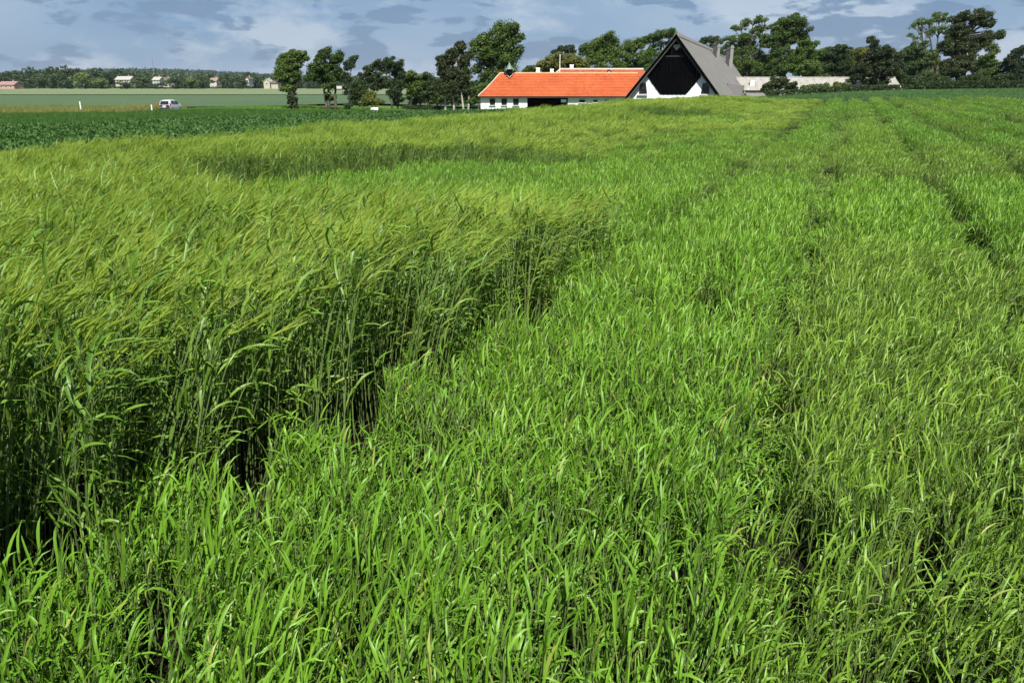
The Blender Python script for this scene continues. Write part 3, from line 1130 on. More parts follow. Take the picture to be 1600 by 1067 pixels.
# roadside trees left of the farm
tree("roadside_tree", "stout tree with an ivy covered trunk, first of the roadside row", "tree", 99, 455,
     [(452, 100, 20, 16), (463, 86, 12, 9), (444, 95, 12, 10), (440, 115, 11, 14), (456, 120, 15, 14), (470, 92, 8, 8), (452, 138, 10, 8)], "mid", 13, "bark_dark", 0.42, 34, 0.24, 1.25, ivy=38)
tree("roadside_tree", "tall leaning tree of two crowns joined, right of the ivy trunked tree", "tree", 99, 512,
     [(505, 86, 13, 11), (525, 94, 13, 14), (498, 105, 18, 13), (510, 118, 20, 14), (488, 120, 14, 10), (525, 118, 12, 14), (514, 136, 12, 7), (518, 152, 12, 7, 0.5)], "mid", 6, "bark", 0.42, 32, 0.24, 1.0,
     stems=[(-5, (500, 95)), (0, (510, 90)), (9, (527, 96))])
tree("slender_tree", "slender bare stemmed tree tipped by a tuft leaning over", "tree", 98, 543,
     [(550, 95, 8, 8), (544, 105, 7, 7), (541, 122, 6, 10), (541, 142, 5, 9, .6), (541, 166, 7, 3)], "dark", 3.5, "bark_dark", 0.35, 28, 0.22, 1.0)
tree("roadside_tree", "thin pale trunked tree standing over the yellowish shrub", "tree", 108, 584,
     [(588, 103, 9, 8), (576, 112, 9, 8), (582, 122, 13, 10), (566, 122, 6, 8, .7), (590, 135, 10, 10)], "dark", 3.2, "bark_pale", 0.42, 30, 0.24, 1.0)
tree("roadside_tree", "airy wind bent tree with a domed top between two darker ones", "tree", 108, 611,
     [(606, 98, 11, 8), (611, 107, 9, 8, .6), (598, 112, 8, 4), (606, 130, 9, 12, .7), (612, 148, 8, 14, .6)], "dark", 3.0, "bark", 0.40, 28, 0.24, 0.9)
tree("roadside_tree", "narrow tree with a torn flag shaped top in the roadside row", "tree", 109, 620,
     [(624, 102, 7, 6), (618, 112, 8, 8), (624, 124, 10, 12), (621, 142, 9, 12), (620, 156, 8, 8)], "dark", 3.5, "bark_dark", 0.42, 30, 0.24, 1.1)
tree("roadside_tree", "round dark low tree left of the small notched tree", "tree", 112, 642,
     [(643, 118, 11, 8), (640, 130, 14, 13), (650, 136, 10, 12), (644, 148, 10, 9)], "mid", 4, "bark_dark", 0.45, 34, 0.25, 1.15)
tree("roadside_tree", "small dark tree with a notched top beside the multi stemmed birches", "tree", 112, 668,
     [(668, 120, 8, 6), (664, 132, 13, 11), (673, 140, 11, 11), (660, 150, 7, 7)], "dark", 4, "bark_dark", 0.45, 34, 0.25, 1.1)
tree("birch_group", "dark multi stemmed birch clump with pale trunks left of the great maple", "tree", 104, 711,
     [(718, 78, 10, 12), (704, 90, 13, 13), (691, 98, 9, 14), (725, 96, 12, 16), (700, 115, 17, 16), (722, 122, 15, 18), (706, 138, 18, 14), (730, 140, 12, 14), (688, 132, 9, 12)],
     "brown", 4.5, "bark_pale", 0.40, 34, 0.24, 1.25, stems=[(-16, (692, 110)), (-3, (704, 96)), (13, (714, 95)), (22, (728, 105))])
tree("maple_tree", "great round maple towering over the left end of the orange roof", "tree", 118, 778,
     [(785, 46, 20, 13), (770, 62, 21, 16), (797, 62, 18, 18), (752, 80, 18, 16), (778, 85, 24, 18), (802, 88, 13, 18), (760, 105, 22, 18), (790, 112, 20, 18), (755, 130, 18, 14), (775, 138, 24, 12)],
     "maple", 12, "bark_dark", 0.85, 46, 0.34, 1.05, shell=0.62)
tree("yellow_shrub", "rounded yellowish shrub at the foot of the pale trunk", "shrub", 103, 580,
     [(578, 152, 10, 9), (572, 160, 8, 6), (588, 160, 9, 6)], "yellow", 3, "bark", 0.35, 34, 0.22, 1.2)
tree("shrub", "green shrub tucked against the white end wall of the orange roofed barn", "shrub", 101, 746,
     [(746, 146, 10, 10), (740, 156, 9, 7), (752, 138, 8, 8)], "mid", 3, "bark", 0.4, 34, 0.24, 1.1)
# trees behind the farm
tree("willow_tree", "broad yellow green willow behind the white chimneys", "tree", 128, 880,
     [(870, 98, 22, 13), (892, 95, 22, 11), (905, 103, 18, 12), (850, 106, 14, 9), (880, 112, 34, 12)], "willow", 8, "bark", 0.6, 40, 0.30, 1.2)
tree("wind_pine", "dark wind clipped pine top showing over the willow", "tree", 140, 880,
     [(883, 76, 10, 5), (872, 81, 8, 4), (890, 80, 6, 6), (880, 100, 14, 12)], "pine", 4, "bark_dark", 0.5, 34, 0.26, 1.2)
tree("sycamore_tree", "dense round sycamore behind the far orange roof", "tree", 138, 945,
     [(948, 66, 18, 11), (928, 74, 18, 11), (958, 78, 18, 13), (940, 88, 26, 13), (915, 80, 10, 8), (945, 104, 34, 14)], "maple", 9, "bark_dark", 0.7, 44, 0.32, 1.05, shell=.6)
tree("sycamore_tree", "lower sycamore between the dense round one and the flat topped tree", "tree", 142, 992,
     [(985, 70, 12, 8), (1002, 70, 12, 8), (978, 84, 14, 10), (1000, 88, 18, 12, .7), (990, 104, 28, 14)], "mid", 7, "bark", 0.6, 40, 0.30, 0.95)
tree("parasol_tree", "flat topped airy tree just left of the black gable peak", "tree", 135, 1036,
     [(1034, 55, 20, 8), (1020, 62, 12, 7), (1048, 55, 12, 7), (1030, 70, 14, 6, .45), (1020, 95, 22, 20), (1040, 100, 18, 16)], "bright", 7, "bark", 0.55, 36, 0.28, 0.95,
     stems=[(-6, (1022, 64)), (2, (1034, 58)), (8, (1046, 58))])
tree("distant_tree", "low treetop showing between the roof ridge and the chimneys", "tree", 175, 1112,
     [(1110, 62, 10, 6), (1100, 66, 8, 4), (1122, 66, 8, 5), (1112, 85, 20, 18)], "dark", 6, "bark_dark", 0.6, 34, 0.32, 1.0)
tree("distant_tree", "small round tree showing in the gap right of the belfry", "tree", 150, 826,
     [(826, 108, 8, 7), (834, 112, 7, 5), (822, 120, 10, 8)], "mid", 4, "bark", 0.5, 34, 0.28, 1.0)
# right group
tree("ash_tree", "airy ash with arching limbs right of the chimneys", "tree", 150, 1170,
     [(1180, 33, 18, 6, .8), (1160, 42, 14, 8, .6), (1150, 60, 18, 7, .8), (1190, 45, 12, 8, .7), (1178, 58, 22, 10, .7), (1168, 70, 20, 9, .7), (1196, 66, 13, 9, .7), (1142, 72, 13, 7, .8), (1165, 85, 28, 18), (1180, 105, 28, 16), (1150, 105, 18, 16)], "mid", 8, "bark", 0.55, 32, 0.28, 0.95,
     stems=[(-8, (1158, 48)), (0, (1176, 40)), (8, (1192, 45))])
tree("oak_tree", "tall oak with a dark hollow underside left of the bright round tree", "tree", 147, 1224,
     [(1240, 34, 20, 11), (1222, 42, 18, 10), (1250, 45, 15, 10, .8), (1215, 58, 18, 10, .8), (1232, 62, 18, 10), (1226, 52, 18, 9), (1246, 60, 13, 9), (1208, 70, 16, 9), (1220, 82, 22, 16), (1215, 105, 22, 18), (1235, 100, 14, 18)], "mid", 9, "bark_dark", 0.6, 38, 0.30, 1.0)
tree("linden_tree", "bright green round tree in front of the oak", "tree", 136, 1256,
     [(1258, 76, 17, 12), (1248, 88, 16, 12), (1268, 90, 16, 13), (1255, 105, 24, 14), (1270, 112, 16, 10)], "bright", 7, "bark", 0.55, 42, 0.28, 1.2)
tree("hawthorn_tree", "dark round topped tree right of the bright round tree", "tree", 142, 1302,
     [(1298, 82, 18, 11), (1312, 86, 14, 11), (1295, 100, 22, 14), (1315, 106, 16, 14)], "dark", 6, "bark_dark", 0.55, 42, 0.28, 1.15)
tree("broadleaf_tree", "tree with an olive sunlit top behind the dark spreading tree", "tree", 144, 1344,
     [(1345, 84, 18, 10), (1335, 98, 16, 14), (1358, 98, 18, 14), (1345, 112, 20, 12)], "willow", 6, "bark", 0.55, 40, 0.28, 1.1)
tree("spreading_tree", "dark spreading tree with drooping boughs before the pale shed", "tree", 117, 1373,
     [(1372, 84, 22, 12), (1388, 98, 24, 13), (1352, 104, 18, 13), (1375, 110, 30, 14), (1400, 108, 18, 10), (1340, 122, 14, 10), (1368, 128, 20, 9), (1362, 63, 8, 4, .6), (1366, 72, 7, 6, .6)], "brown", 8, "bark_dark", 0.5, 42, 0.27, 1.15)
tree("whitebeam_tree", "pale leaved tree at the foot of the bare limbed tree", "tree", 126, 1432,
     [(1432, 76, 16, 9), (1422, 86, 14, 9), (1445, 88, 14, 11), (1430, 102, 20, 13), (1440, 118, 20, 12)], "pale", 6, "bark", 0.5, 40, 0.27, 1.15)
tree("bare_limbed_tree", "thin crowned tree with bare grey limbs against the sky", "tree", 138, 1456,
     [(1440, 34, 12, 7, .7), (1428, 42, 10, 7, .45), (1452, 36, 8, 9, .5), (1470, 29, 14, 8, .9), (1446, 52, 12, 9, .35), (1430, 58, 10, 7, .4), (1462, 50, 12, 10, .4), (1475, 44, 12, 10, .6), (1458, 90, 12, 14, .6)],
     "mid", 7, "bark", 0.5, 24, 0.24, 0.75, stems=[(-4, (1436, 40)), (0, (1452, 34)), (5, (1468, 34))])
tree("elm_tree", "massive dark elm with one long limb reaching out sideways", "tree", 130, 1500,
     [(1515, 24, 20, 9), (1535, 32, 17, 9), (1498, 32, 14, 8, .7), (1545, 40, 10, 6), (1500, 52, 24, 13), (1490, 72, 24, 16), (1515, 72, 24, 16), (1505, 98, 30, 18), (1485, 108, 20, 14), (1545, 58, 14, 5, 1.6), (1560, 57, 11, 5, 1.6), (1535, 64, 14, 6, 1.4)],
     "brown", 11, "bark_dark", 0.6, 44, 0.30, 1.15, stems=[(-3, (1492, 60)), (3, (1520, 30))])
tree("young_ash", "light feathery tree on the right flank of the massive elm", "tree", 124, 1546,
     [(1550, 78, 11, 10, .6), (1545, 95, 14, 12, .8), (1555, 108, 14, 12), (1540, 115, 14, 10)], "mid", 4, "bark", 0.45, 34, 0.25, 0.95)
tree("spruce_group", "dark spiky evergreen at the far end of the right hedge", "tree", 122, 1588,
     [(1584, 84, 7, 9), (1596, 82, 7, 10), (1576, 98, 10, 12), (1592, 102, 14, 14), (1610, 96, 14, 20), (1585, 118, 20, 10)], "pine", 5, "bark_dark", 0.42, 42, 0.25, 1.25)
tree("shrub", "dark dome shaped bush in front of the pale shed's left end", "shrub", 108, 1216,
     [(1218, 128, 14, 8), (1206, 134, 13, 7), (1228, 134, 14, 7), (1200, 141, 8, 5), (1235, 141, 9, 5)], "brown", 4, "bark_dark", 0.36, 40, 0.22, 1.3)
tree("shrub", "low olive bush right of the dark dome shaped bush", "shrub", 109, 1278,
     [(1272, 136, 10, 5), (1286, 136, 9, 5), (1262, 138, 8, 4)], "pale", 3, "bark_dark", 0.3, 34, 0.2, 1.1)
tree("shrub", "yellowish low bush beside the spreading tree's boughs", "shrub", 109, 1310,
     [(1308, 135, 10, 5), (1318, 136, 8, 5)], "yellow", 3, "bark", 0.3, 34, 0.2, 1.1)
for px, ry, lab in ((1458, 9, "dark bush where the right hedge begins"), (1432, 8, "dark bush under the pale leaved tree"), (1568, 9, "dark bush between the feathery tree and the evergreen"), (1520, 8, "dark bush under the massive elm")):
    tree("shrub", lab, "shrub", 121, px, [(px - 8, 126, 12, ry), (px + 9, 126, 12, ry - 1)], "dark", 3, "bark_dark", 0.42, 40, 0.24, 1.2)


for px, Y_, top, wd, colr, lab in (
        (1128, 168, 92, 26, "dark", "dark tree filling the gap right behind the chimneys"), (1196, 172, 84, 30, "dark", "dark tree between the airy ash and the oak"),
        (1282, 172, 80, 30, "mid", "plain tree behind the bright round tree"), (1328, 170, 78, 26, "dark", "dark tree behind the olive topped tree"),
        (1398, 172, 82, 34, "mid", "round tree behind the spreading tree's right side"), (1468, 165, 92, 30, "dark", "dark thicket tree under the bare limbed tree"),
        (1540, 168, 96, 30, "dark", "dark tree behind the feathery tree"), (1422, 168, 94, 26, "dark", "dark tree behind the pale leaved tree"),
        (1585, 170, 100, 30, "dark", "dark round tree behind the evergreens")):
    h_ = 140 - top
    tree("background_tree", lab, "tree", Y_, px, [(px - wd * .2, top + h_ * .18, wd * .42, h_ * .2), (px + wd * .25, top + h_ * .26, wd * .40, h_ * .2), (px - wd * .25, top + h_ * .5, wd * .5, h_ * .24),
         (px + wd * .25, top + h_ * .55, wd * .5, h_ * .24), (px, top + h_ * .8, wd * .7, h_ * .22)], colr, 5, "bark_dark", 0.7, 40, 0.32, 1.0)


for px, Y_, rx, top, colr, lab in ((560, 116, 13, 128, "dark", "low dark bush between the slender tree and the pale trunk"), 
                             (656, 118, 16, 136, "dark", "low dark bush between the two small dark trees"), (682, 117, 14, 134, "mid", "low bush left of the birch trunks"),
                             (735, 114, 14, 136, "dark", "dark bush between the birches and the white end wall"), (706, 116, 16, 140, "dark", "dark bush behind the birch trunks")):
    h_ = 164 - top
    tree("shrub", lab, "shrub", Y_, px, [(px, top + h_ * .35, rx, h_ * .4), (px - rx * .5, top + h_ * .65, rx * .7, h_ * .4), (px + rx * .5, top + h_ * .65, rx * .7, h_ * .4)], colr, 3, "bark_dark", 0.42, 30, 0.24, 1.1)


def hedge(name, label, pts, h, w, col, per_m=26, leafs=0.14):
    """clipped hedge along a line of ground points"""
    root = empty(name, (pts[0][0], pts[0][1], gz(*pts[0])))
    tag(root, label, "hedge")
    O = np.array(root.location)
    cs = []
    for (a, b) in zip(pts[:-1], pts[1:]):
        a, b = np.array(a), np.array(b)
        ln = np.linalg.norm(b - a)
        k = int(ln * per_m)
        t = trng.random(k)
        q = a[None] + (b - a)[None] * t[:, None]
        nrm = np.array([-(b - a)[1], (b - a)[0]]) / ln
        q = q + nrm[None] * trng.uniform(-w / 2, w / 2, (k, 1))
        z = ground_z(q[:, 0], q[:, 1]) + h * trng.random(k) ** 0.7
        cs.append(np.column_stack([q, z]) - O[None])
    cs = np.concatenate(cs)
    v, f = leaf_quads(cs, np.full(len(cs), 0.16), 9, leafs)
    me = mesh_np("foliage", v, f, M["leaf_" + col])
    o = bpy.data.objects.new("foliage", me)
    COL.objects.link(o)
    o.parent = root
    B = MB()
    for (a, b) in zip(pts[:-1], pts[1:]):
        a, b = Vector((*a, 0)), Vector((*b, 0))
        n = int((b - a).length / 1.5)
        for i in range(n):
            q = a.lerp(b, (i + .5) / n)
            zz = gz(q.x, q.y)
            B.tube([(q.x - O[0], q.y - O[1], zz - O[2] - .05), (q.x - O[0] + .1, q.y - O[1], zz - O[2] + h * .8)], [.03, .015], 4)
    sm = B.build("stem", M["bark_dark"], root)
    sm["kind"] = "stuff"
    return root


def gpt(px, Y):
    q = at(px, 128, Y)
    return (q.x, Y)


hedge("hedge", "dark clipped hedge along the field's end under the right trees", [gpt(1430, 114), gpt(1520, 115), gpt(1625, 117)], 1.15, 1.2, "dark", 60)
hedge("hedge", "low dark hedge in front of the pale shed", [gpt(1196, 103), gpt(1300, 107), gpt(1425, 112)], 0.75, 0.9, "dark", 50)
hedge("hedge", "low dark hedge under the roadside trees beside the birch clump", [gpt(626, 107), gpt(690, 107)], 0.75, 1.0, "dark", 60)

# ------------------------------------------------------------------ the black gabled barn
AX = math.radians(18)
BA = Vector((math.sin(AX), math.cos(AX), 0))   # along the ridge, away from the camera
BR = Vector((math.cos(AX), -math.sin(AX), 0))  # to the right, across the gable
UP = Vector((0, 0, 1))
RIDGE = at(1058, 53, 75)
GC = Vector((RIDGE.x, RIDGE.y, gz(RIDGE.x, RIDGE.y)))
barn = empty("gabled_barn", GC)
tag(barn, "tall barn with a steep grey thatched roof and black timbered white gable", "barn")


def gl(px, py, fwd=0.0):
    """photo point on the gable plane -> the barn's own coordinates (fwd metres in front of it)"""
    d = Vector(ray(px, py))
    nrm = -BA
    o = Vector((0, 0, EYE))
    p0 = RIDGE + nrm * fwd
    t = (p0 - o).dot(nrm) / d.dot(nrm)
    return o + d * t - GC


TOP = RIDGE - GC
LE = gl(976, 157)   # verge feet
RE = gl(1132, 154)
slope = ((TOP.z - LE.z) / (TOP - LE).dot(BR) + (TOP.z - RE.z) / (RE - TOP).dot(BR)) / 2
HALF = (TOP.z - 0.0) / slope + 0.0   # half width where the slope would reach the ground


def gp(s, z, f=0.0):
    """point of the gable: s to the right of the ridge, z up, f out towards the camera"""
    return Vector((TOP.x, TOP.y, 0)) + BR * s + UP * z - BA * f


EZ = 0.55
EH = (TOP.z - EZ) / slope
L1, L2 = 46.0, 72.0
TH = 0.32
b = MB()
hw = EH - 0.35
wz = TOP.z - 0.42 - hw * slope
b.prism([gp(-hw, -0.8), gp(hw, -0.8), gp(hw, wz + 0.0), gp(0, TOP.z - 0.42), gp(-hw, wz)], BA * L2)
wall = b.build("wall", M["white"], barn)
# roof: a front length and a slightly lower rear length, each two thick slopes
for nm, f0, f1, drop, ext in (("roof", -0.55, L1, 0.0, 0.0), ("roof", L1 + 0.003, L2 + 0.3, 0.16, 0.55)):
    b = MB()
    zt = TOP.z - drop
    e = EH + ext
    for sgn in (-1, 1):
        ez = zt - e * slope
        nrm = (BR * sgn * slope + UP).normalized()
        n = 8
        st = []
        for i in range(n + 1):
            f = i / n
            st.append((sgn * e * f, zt - e * f * slope))
        top = [gp(s, z, -f0) for s, z in st]
        poly = top + [p - nrm * TH for p in top[::-1]]
        if sgn > 0:
            poly = poly[::-1]
        poly[(0 if sgn < 0 else -1)] = gp(0, zt, -f0)
        b.prism(poly, BA * (f1 - f0))
    r_ = b.build(nm, M["thatch"], barn)
    if drop:
        r_["label"] = "rear length of thatch, slightly lower and flared"
# ridge cap
b = MB()
b.prism([gp(-0.30, TOP.z - 0.30, 0.5), gp(0, TOP.z + 0.13, 0.5), gp(0.30, TOP.z - 0.30, 0.5)], BA * (L1 + 0.4))
b.build("ridge_cap", M["thatch"], barn)
# black verge boards along the front edges of the thatch
for sgn in (-1, 1):
    b = MB()
    nrm = (BR * sgn * slope + UP).normalized()
    p0, p1 = gp(0, TOP.z - 0.05, 0.555), gp(sgn * EH, TOP.z - 0.05 - EH * slope, 0.555)
    b.prism([p0, p1, p1 - nrm * 0.20, p0 - nrm * 0.20 - UP * 0.06], -BA * 0.05)
    b.build("verge_board", M["black_timber"], barn)
# black timber hexagon, upright boards
hexa = [gl(1008, 115), gl(1031.5, 147.8), gl(1072, 147.8), gl(1100, 115)]
hs = [(q - TOP).dot(BR) for q in hexa]
hz = [q.z for q in hexa]


def hex_lo(s):
    return float(np.interp(s, hs, hz))


def hex_hi(s):
    return TOP.z - 0.40 - abs(s) * slope


bw = 0.19
s = hs[0] + 0.02
sl = np.arange(hs[0], hs[3], bw)
for i, s0 in enumerate(sl):
    s1 = min(s0 + bw - 0.012, hs[3])
    lo0, lo1, hi0, hi1 = hex_lo(s0), hex_lo(s1), hex_hi(s0), hex_hi(s1)
    if hi0 - lo0 < 0.05 or hi1 - lo1 < 0.05:
        continue
    pr = 0.05 + 0.022 * (i % 2)
    poly = [gp(s0, lo0, 0.003), gp(s1, lo1, 0.003)]
    if s0 < 0 < s1:
        poly += [gp(s1, hi1, 0.003), gp(0, TOP.z - 0.40, 0.003), gp(s0, hi0, 0.003)]
    else:
        poly += [gp(s1, hi1, 0.003), gp(s0, hi0, 0.003)]
    MB().prism(poly, -BA * pr).build("board", M["black_timber"], barn)
# rail across the boards
p0, p1 = gl(1034, 88.5), gl(1069, 88.5)
s0, s1 = (p0 - TOP).dot(BR), (p1 - TOP).dot(BR)
MB().prism([gp(s0, p0.z - .07, .075), gp(s1, p0.z - .07, .075), gp(s1, p0.z + .07, .075), gp(s0, p0.z + .07, .075)], -BA * 0.05).build("rail", M["frame_dark"], barn)
# heart shaped owl hole near the peak
c = gl(1057.5, 74)
cs_, cz = (c - TOP).dot(BR), c.z
hp = []
for k in range(20):
    th = 2 * math.pi * k / 20
    x = 0.30 * math.sin(th) ** 3 * 1.0
    y = (13 * math.cos(th) - 5 * math.cos(2 * th) - 2 * math.cos(3 * th) - math.cos(4 * th)) / 16 * 0.30
    hp.append(gp(cs_ + x, cz + y, 0.075))
MB().prism(hp, -BA * 0.05).build("owl_hole", M["sill"], barn)


def gable_window(pts, sillpx):
    q = [gl(*p) for p in pts]
    ss = [((a - TOP).dot(BR), a.z) for a in q]
    outer = [gp(s_, z_, 0.003) for s_, z_ in ss]
    cx = sum(s_ for s_, _ in ss) / 4
    czz = sum(z_ for _, z_ in ss) / 4
    inner = [gp(cx + (s_ - cx) * 0.80, czz + (z_ - czz) * 0.86, 0.003) for s_, z_ in ss]
    fr = MB()
    d = -BA * 0.06
    for i in range(4):
        j = (i + 1) % 4
        fr.add([outer[i], outer[j], inner[j], inner[i], outer[i] + d, outer[j] + d, inner[j] + d, inner[i] + d],
               [(4, 5, 6, 7), (0, 1, 5, 4), (2, 3, 7, 6), (0, 3, 2, 1)])
    w = fr.build("window", M["frame_dark"], barn)
    MB().prism([p for p in inner], -BA * 0.02).build("pane", M["pane"], w)
    m_ = MB()
    for f in (0.5,):
        a = inner[0].lerp(inner[3], f) + d * .5
        bb = inner[1].lerp(inner[2], f) + d * .5
        m_.tube([a, bb], [.025, .025], 4)
    m_.build("glazing_bar", M["frame_dark"], w)
    sA, sB = gl(*sillpx[0]), gl(*sillpx[1])
    s0, s1 = (sA - TOP).dot(BR), (sB - TOP).dot(BR)
    MB().prism([gp(s0, sA.z - .05, .003), gp(s1, sA.z - .05, .003), gp(s1, sA.z + .05, .003), gp(s0, sA.z + .05, .003)], -BA * 0.16).build("sill", M["sill"], w)


gable_window([(998.4, 146.8), (1011.2, 146.8), (1009.5, 130.2), (1000.6, 130.2)], ((995.8, 148.6), (1011.8, 148.6)))
gable_window([(1095.2, 146.8), (1108, 146.8), (1108, 130.2), (1098.2, 130.2)], ((1093, 148.6), (1109.5, 148.6)))


# things on the right-hand slope
def slope_pt(px, py, lift=0.0):
    """photo point on the right slope of the front roof, barn coordinates"""
    n = (BR * slope + UP).normalized()
    o = Vector((0, 0, EYE))
    d = Vector(ray(px, py))
    p0 = RIDGE + n * lift
    t = (p0 - o).dot(n) / d.dot(n)
    return o + d * t - GC


for (px, py, pw, ztop_py, mat, lab) in ((1116.5, 88, 6.5, 66, "chimney_dark", "dark brick chimney nearest the ridge"), (1122.2, 92, 4.2, 69, "chimney_pale", "lighter right side of the dark chimney, built as a pale block"),  # pale blocks put the chimneys' lighter right sides into colour and shape
                                         (1136.2, 100, 6.0, 74, "chimney_dark", "dark brick chimney lower on the slope"), (1142.0, 104, 5.2, 71, "chimney_pale", "lighter right side of the lower chimney, built as a pale block")):
    p = slope_pt(px, py)
    Yd = p.y + GC.y
    w = pw * 0.85 * mpp(Yd)
    ztop = at(px, ztop_py + 2.5, Yd).z - GC.z
    b = MB()
    zb = p.z - 1.6
    b.box(p * 1.0 + UP * ((ztop + zb) / 2 - p.z), (w, w * 1.1, ztop - zb), 0, (BR, BA, UP))
    b.box(Vector((p.x, p.y, ztop - 0.12)), (w * 1.22, w * 1.32, 0.22), 0, (BR, BA, UP))
    b.box(Vector((p.x, p.y, ztop + 0.10)), (w * 0.7, w * 0.8, 0.20), 0, (BR, BA, UP))
    ch = b.build("chimney", M[mat], barn)
    ch["label"] = lab
# dormer low on the slope
p = slope_pt(1142, 141)
dl = 3.4
dz = 1.05
b = MB()
c0 = p + BR * 0.35
q = [c0 - UP * 1.0 + BA * 0, c0 + BR * 0.9 - UP * 1.0, c0 + BR * 0.9 + UP * 0.45, c0 - BR * 0.8 + UP * 0.75]
b.prism(q, BA * dl)
dm = b.build("dormer", M["slate"], barn)
MB().prism([x for x in (c0 + BR * 0.905 - UP * 0.8, c0 + BR * 0.905 - UP * 0.8 + BA * dl * 0.9, c0 + BR * 0.905 + UP * 0.32 + BA * dl * 0.9, c0 + BR * 0.905 + UP * 0.32)], BR * 0.03).build("opening", M["pane"], dm)

# ------------------------------------------------------------------ the orange roofed building
YF = 90.0
YR = 94.2
e_l, e_r = at(746.6, 151, YF), at(1004, 151.6, YF)
r_l, r_r = at(781, 115, YR), at(1004, 114, YR)
GZO = -2.3
ob = empty("farm_building", (e_l.x, YF, GZO))
tag(ob, "long white farm building under an orange tiled roof with belfry", "farm building")
O = Vector((e_l.x, YF, GZO))
xl = at(751, 151, YF + .35).x - O.x
xr = e_r.x - O.x
zr = r_l.z - GZO
ze = e_l.z - GZO
DEP = (YR - YF) * 2
yw = 0.42


def X_at(px, Y):
    return at(px, 128, Y).x - O.x


b = MB()
open_l, open_r = X_at(824, YF + .4), X_at(888, YF + .4)
# front wall in pieces round the dark bay, then sides and back
oz = ze - 0.42


def wallbox(x0, x1, y0, y1, z0, z1):
    b.box(((x0 + x1) / 2, (y0 + y1) / 2, (z0 + z1) / 2), (x1 - x0, y1 - y0, z1 - z0))


wallbox(xl, open_l, yw, yw + .35, -.3, ze - .05)
wallbox(open_r, xr, yw, yw + .35, -.3, ze - .05)
wallbox(open_l, open_r, yw + .003, yw + .347, oz + .26, ze - .053)
wallbox(xl, xl + .35, yw + .352, DEP - .5, -.3, ze - .05)
wallbox(xr - .35, xr, yw + .352, DEP - .5, -.3, ze - .05)
wallbox(xl, xr, DEP - .498, DEP - .2, -.3, ze - .05)
b.build("wall", M["white"], ob)
b = MB()
b.box(((open_l + open_r) / 2, yw + 2.6, ze / 2 - .2), (open_r - open_l + .6, .1, ze))
b.build("bay_back", M["black_timber"], ob)
b = MB()
b.box(((open_l + open_r) / 2, yw + .12, oz + .12), (open_r - open_l + .2, .2, .24))
b.build("lintel", M["black_timber"], ob)
for px in (845, 866):
    MB().box((X_at(px, YF + .4), yw + .15, oz / 2), (.16, .16, oz)).build("post", M["black_timber"], ob)
# pale board hanging in the bay
MB().box((X_at(881.2, YF + .5), yw - .02, at(881, 158, YF + .4).z - GZO), (8.5 * mpp(YF), .05, 4.6 * mpp(YF))).build("notice_board", M["frame_white"], ob)


def tile_slope(p00, p10, p01, p11, courses, mat, name, parent, step=0.035, prof=0.0):
    """tiled slope between eave p00-p10 and ridge p01-p11: overlapping courses, each a real step"""
    B = MB()
    for i in range(courses):
        f0, f1 = i / courses, (i + 1) / courses

        def bend(f):
            return -prof * math.sin(min(1, f * 1.0) * math.pi) * 1.0
        a, b_ = p00.lerp(p01, f0) + UP * bend(f0), p10.lerp(p11, f0) + UP * bend(f0)
        c_, d_ = p00.lerp(p01, f1) + UP * bend(f1), p10.lerp(p11, f1) + UP * bend(f1)
        n = (b_ - a).cross(c_ - a).normalized()
        B.prism([a + n * step, b_ + n * step, d_, c_], -n * 0.05)
    return B.build(name, M[mat], parent)


def V(x, y, z):
    return Vector((x, y, z))


E0, E1 = V(0, 0, ze), V(xr, 0, ze)
R0, R1 = V(r_l.x - O.x, YR - YF, zr), V(xr, YR - YF, zr)
Bk0, Bk1 = V(0, DEP, ze), V(xr, DEP, ze)
tile_slope(E0, E1, R0, R1, 15, "tiles", "roof", ob, prof=0.10)
tile_slope(Bk1, Bk0, R1 + V(0, .02, 0), R0 + V(0, .02, 0), 15, "tiles", "roof", ob, prof=0.10)
b = MB()
b.add([Bk0 + V(.01, -.01, 0), E0 + V(.01, .01, 0), R0 + V(0, .01, -.02)], [(0, 1, 2)])
b.build("hip", M["tiles"], ob)
MB().tube([R0, R1], [.11, .11], 8).build("ridge_cap", M["tile_ridge"], ob)
hp_pts = [E0.lerp(R0, t) + UP * (-.10 * math.sin(t * math.pi) + .04) for t in (0, .2, .4, .6, .8, 1)]
MB().tube(hp_pts, [.065] * 6, 6).build("hip_cap", M["ridge_mortar"], ob)
b = MB()
b.box((xr / 2, .06, ze - .07), (xr - .1, .16, .1))
b.build("gutter", M["frame_dark"], ob)


def small_window(parent, x0, x1, y, z0, z1, off):
    fr = MB()
    t = .07
    y0 = y - .02
    fr.box(((x0 + x1) / 2, y0, z0 + t / 2), (x1 - x0, .08, t))
    fr.box(((x0 + x1) / 2, y0, z1 - t / 2), (x1 - x0, .08, t))
    fr.box((x0 + t / 2, y0, (z0 + z1) / 2), (t, .08, z1 - z0 - 2 * t - .004))
    fr.box((x1 - t / 2, y0, (z0 + z1) / 2), (t, .08, z1 - z0 - 2 * t - .004))
    w = fr.build("window", M["frame_dark"], parent)
    MB().box(((x0 + x1) / 2, y - .005, (z0 + z1) / 2), (x1 - x0 - 2 * t + .01, .02, z1 - z0 - 2 * t + .01)).build("pane", M["pane"], w)
    gb = MB()
    gb.box(((x0 + x1) / 2, y - .025, (z0 + z1) / 2), (.035, .03, z1 - z0 - 2 * t))
    gb.box(((x0 + x1) / 2, y - .022, z0 + (z1 - z0) * .6), (x1 - x0 - 2 * t, .024, .03))
    gb.build("glazing_bar", M["frame_dark"], w)
    MB().box(((x0 + x1) / 2, y - .07, z0 - .045), (x1 - x0 + .16, .16, .07)).build("sill", M["sill"], w)
    return w


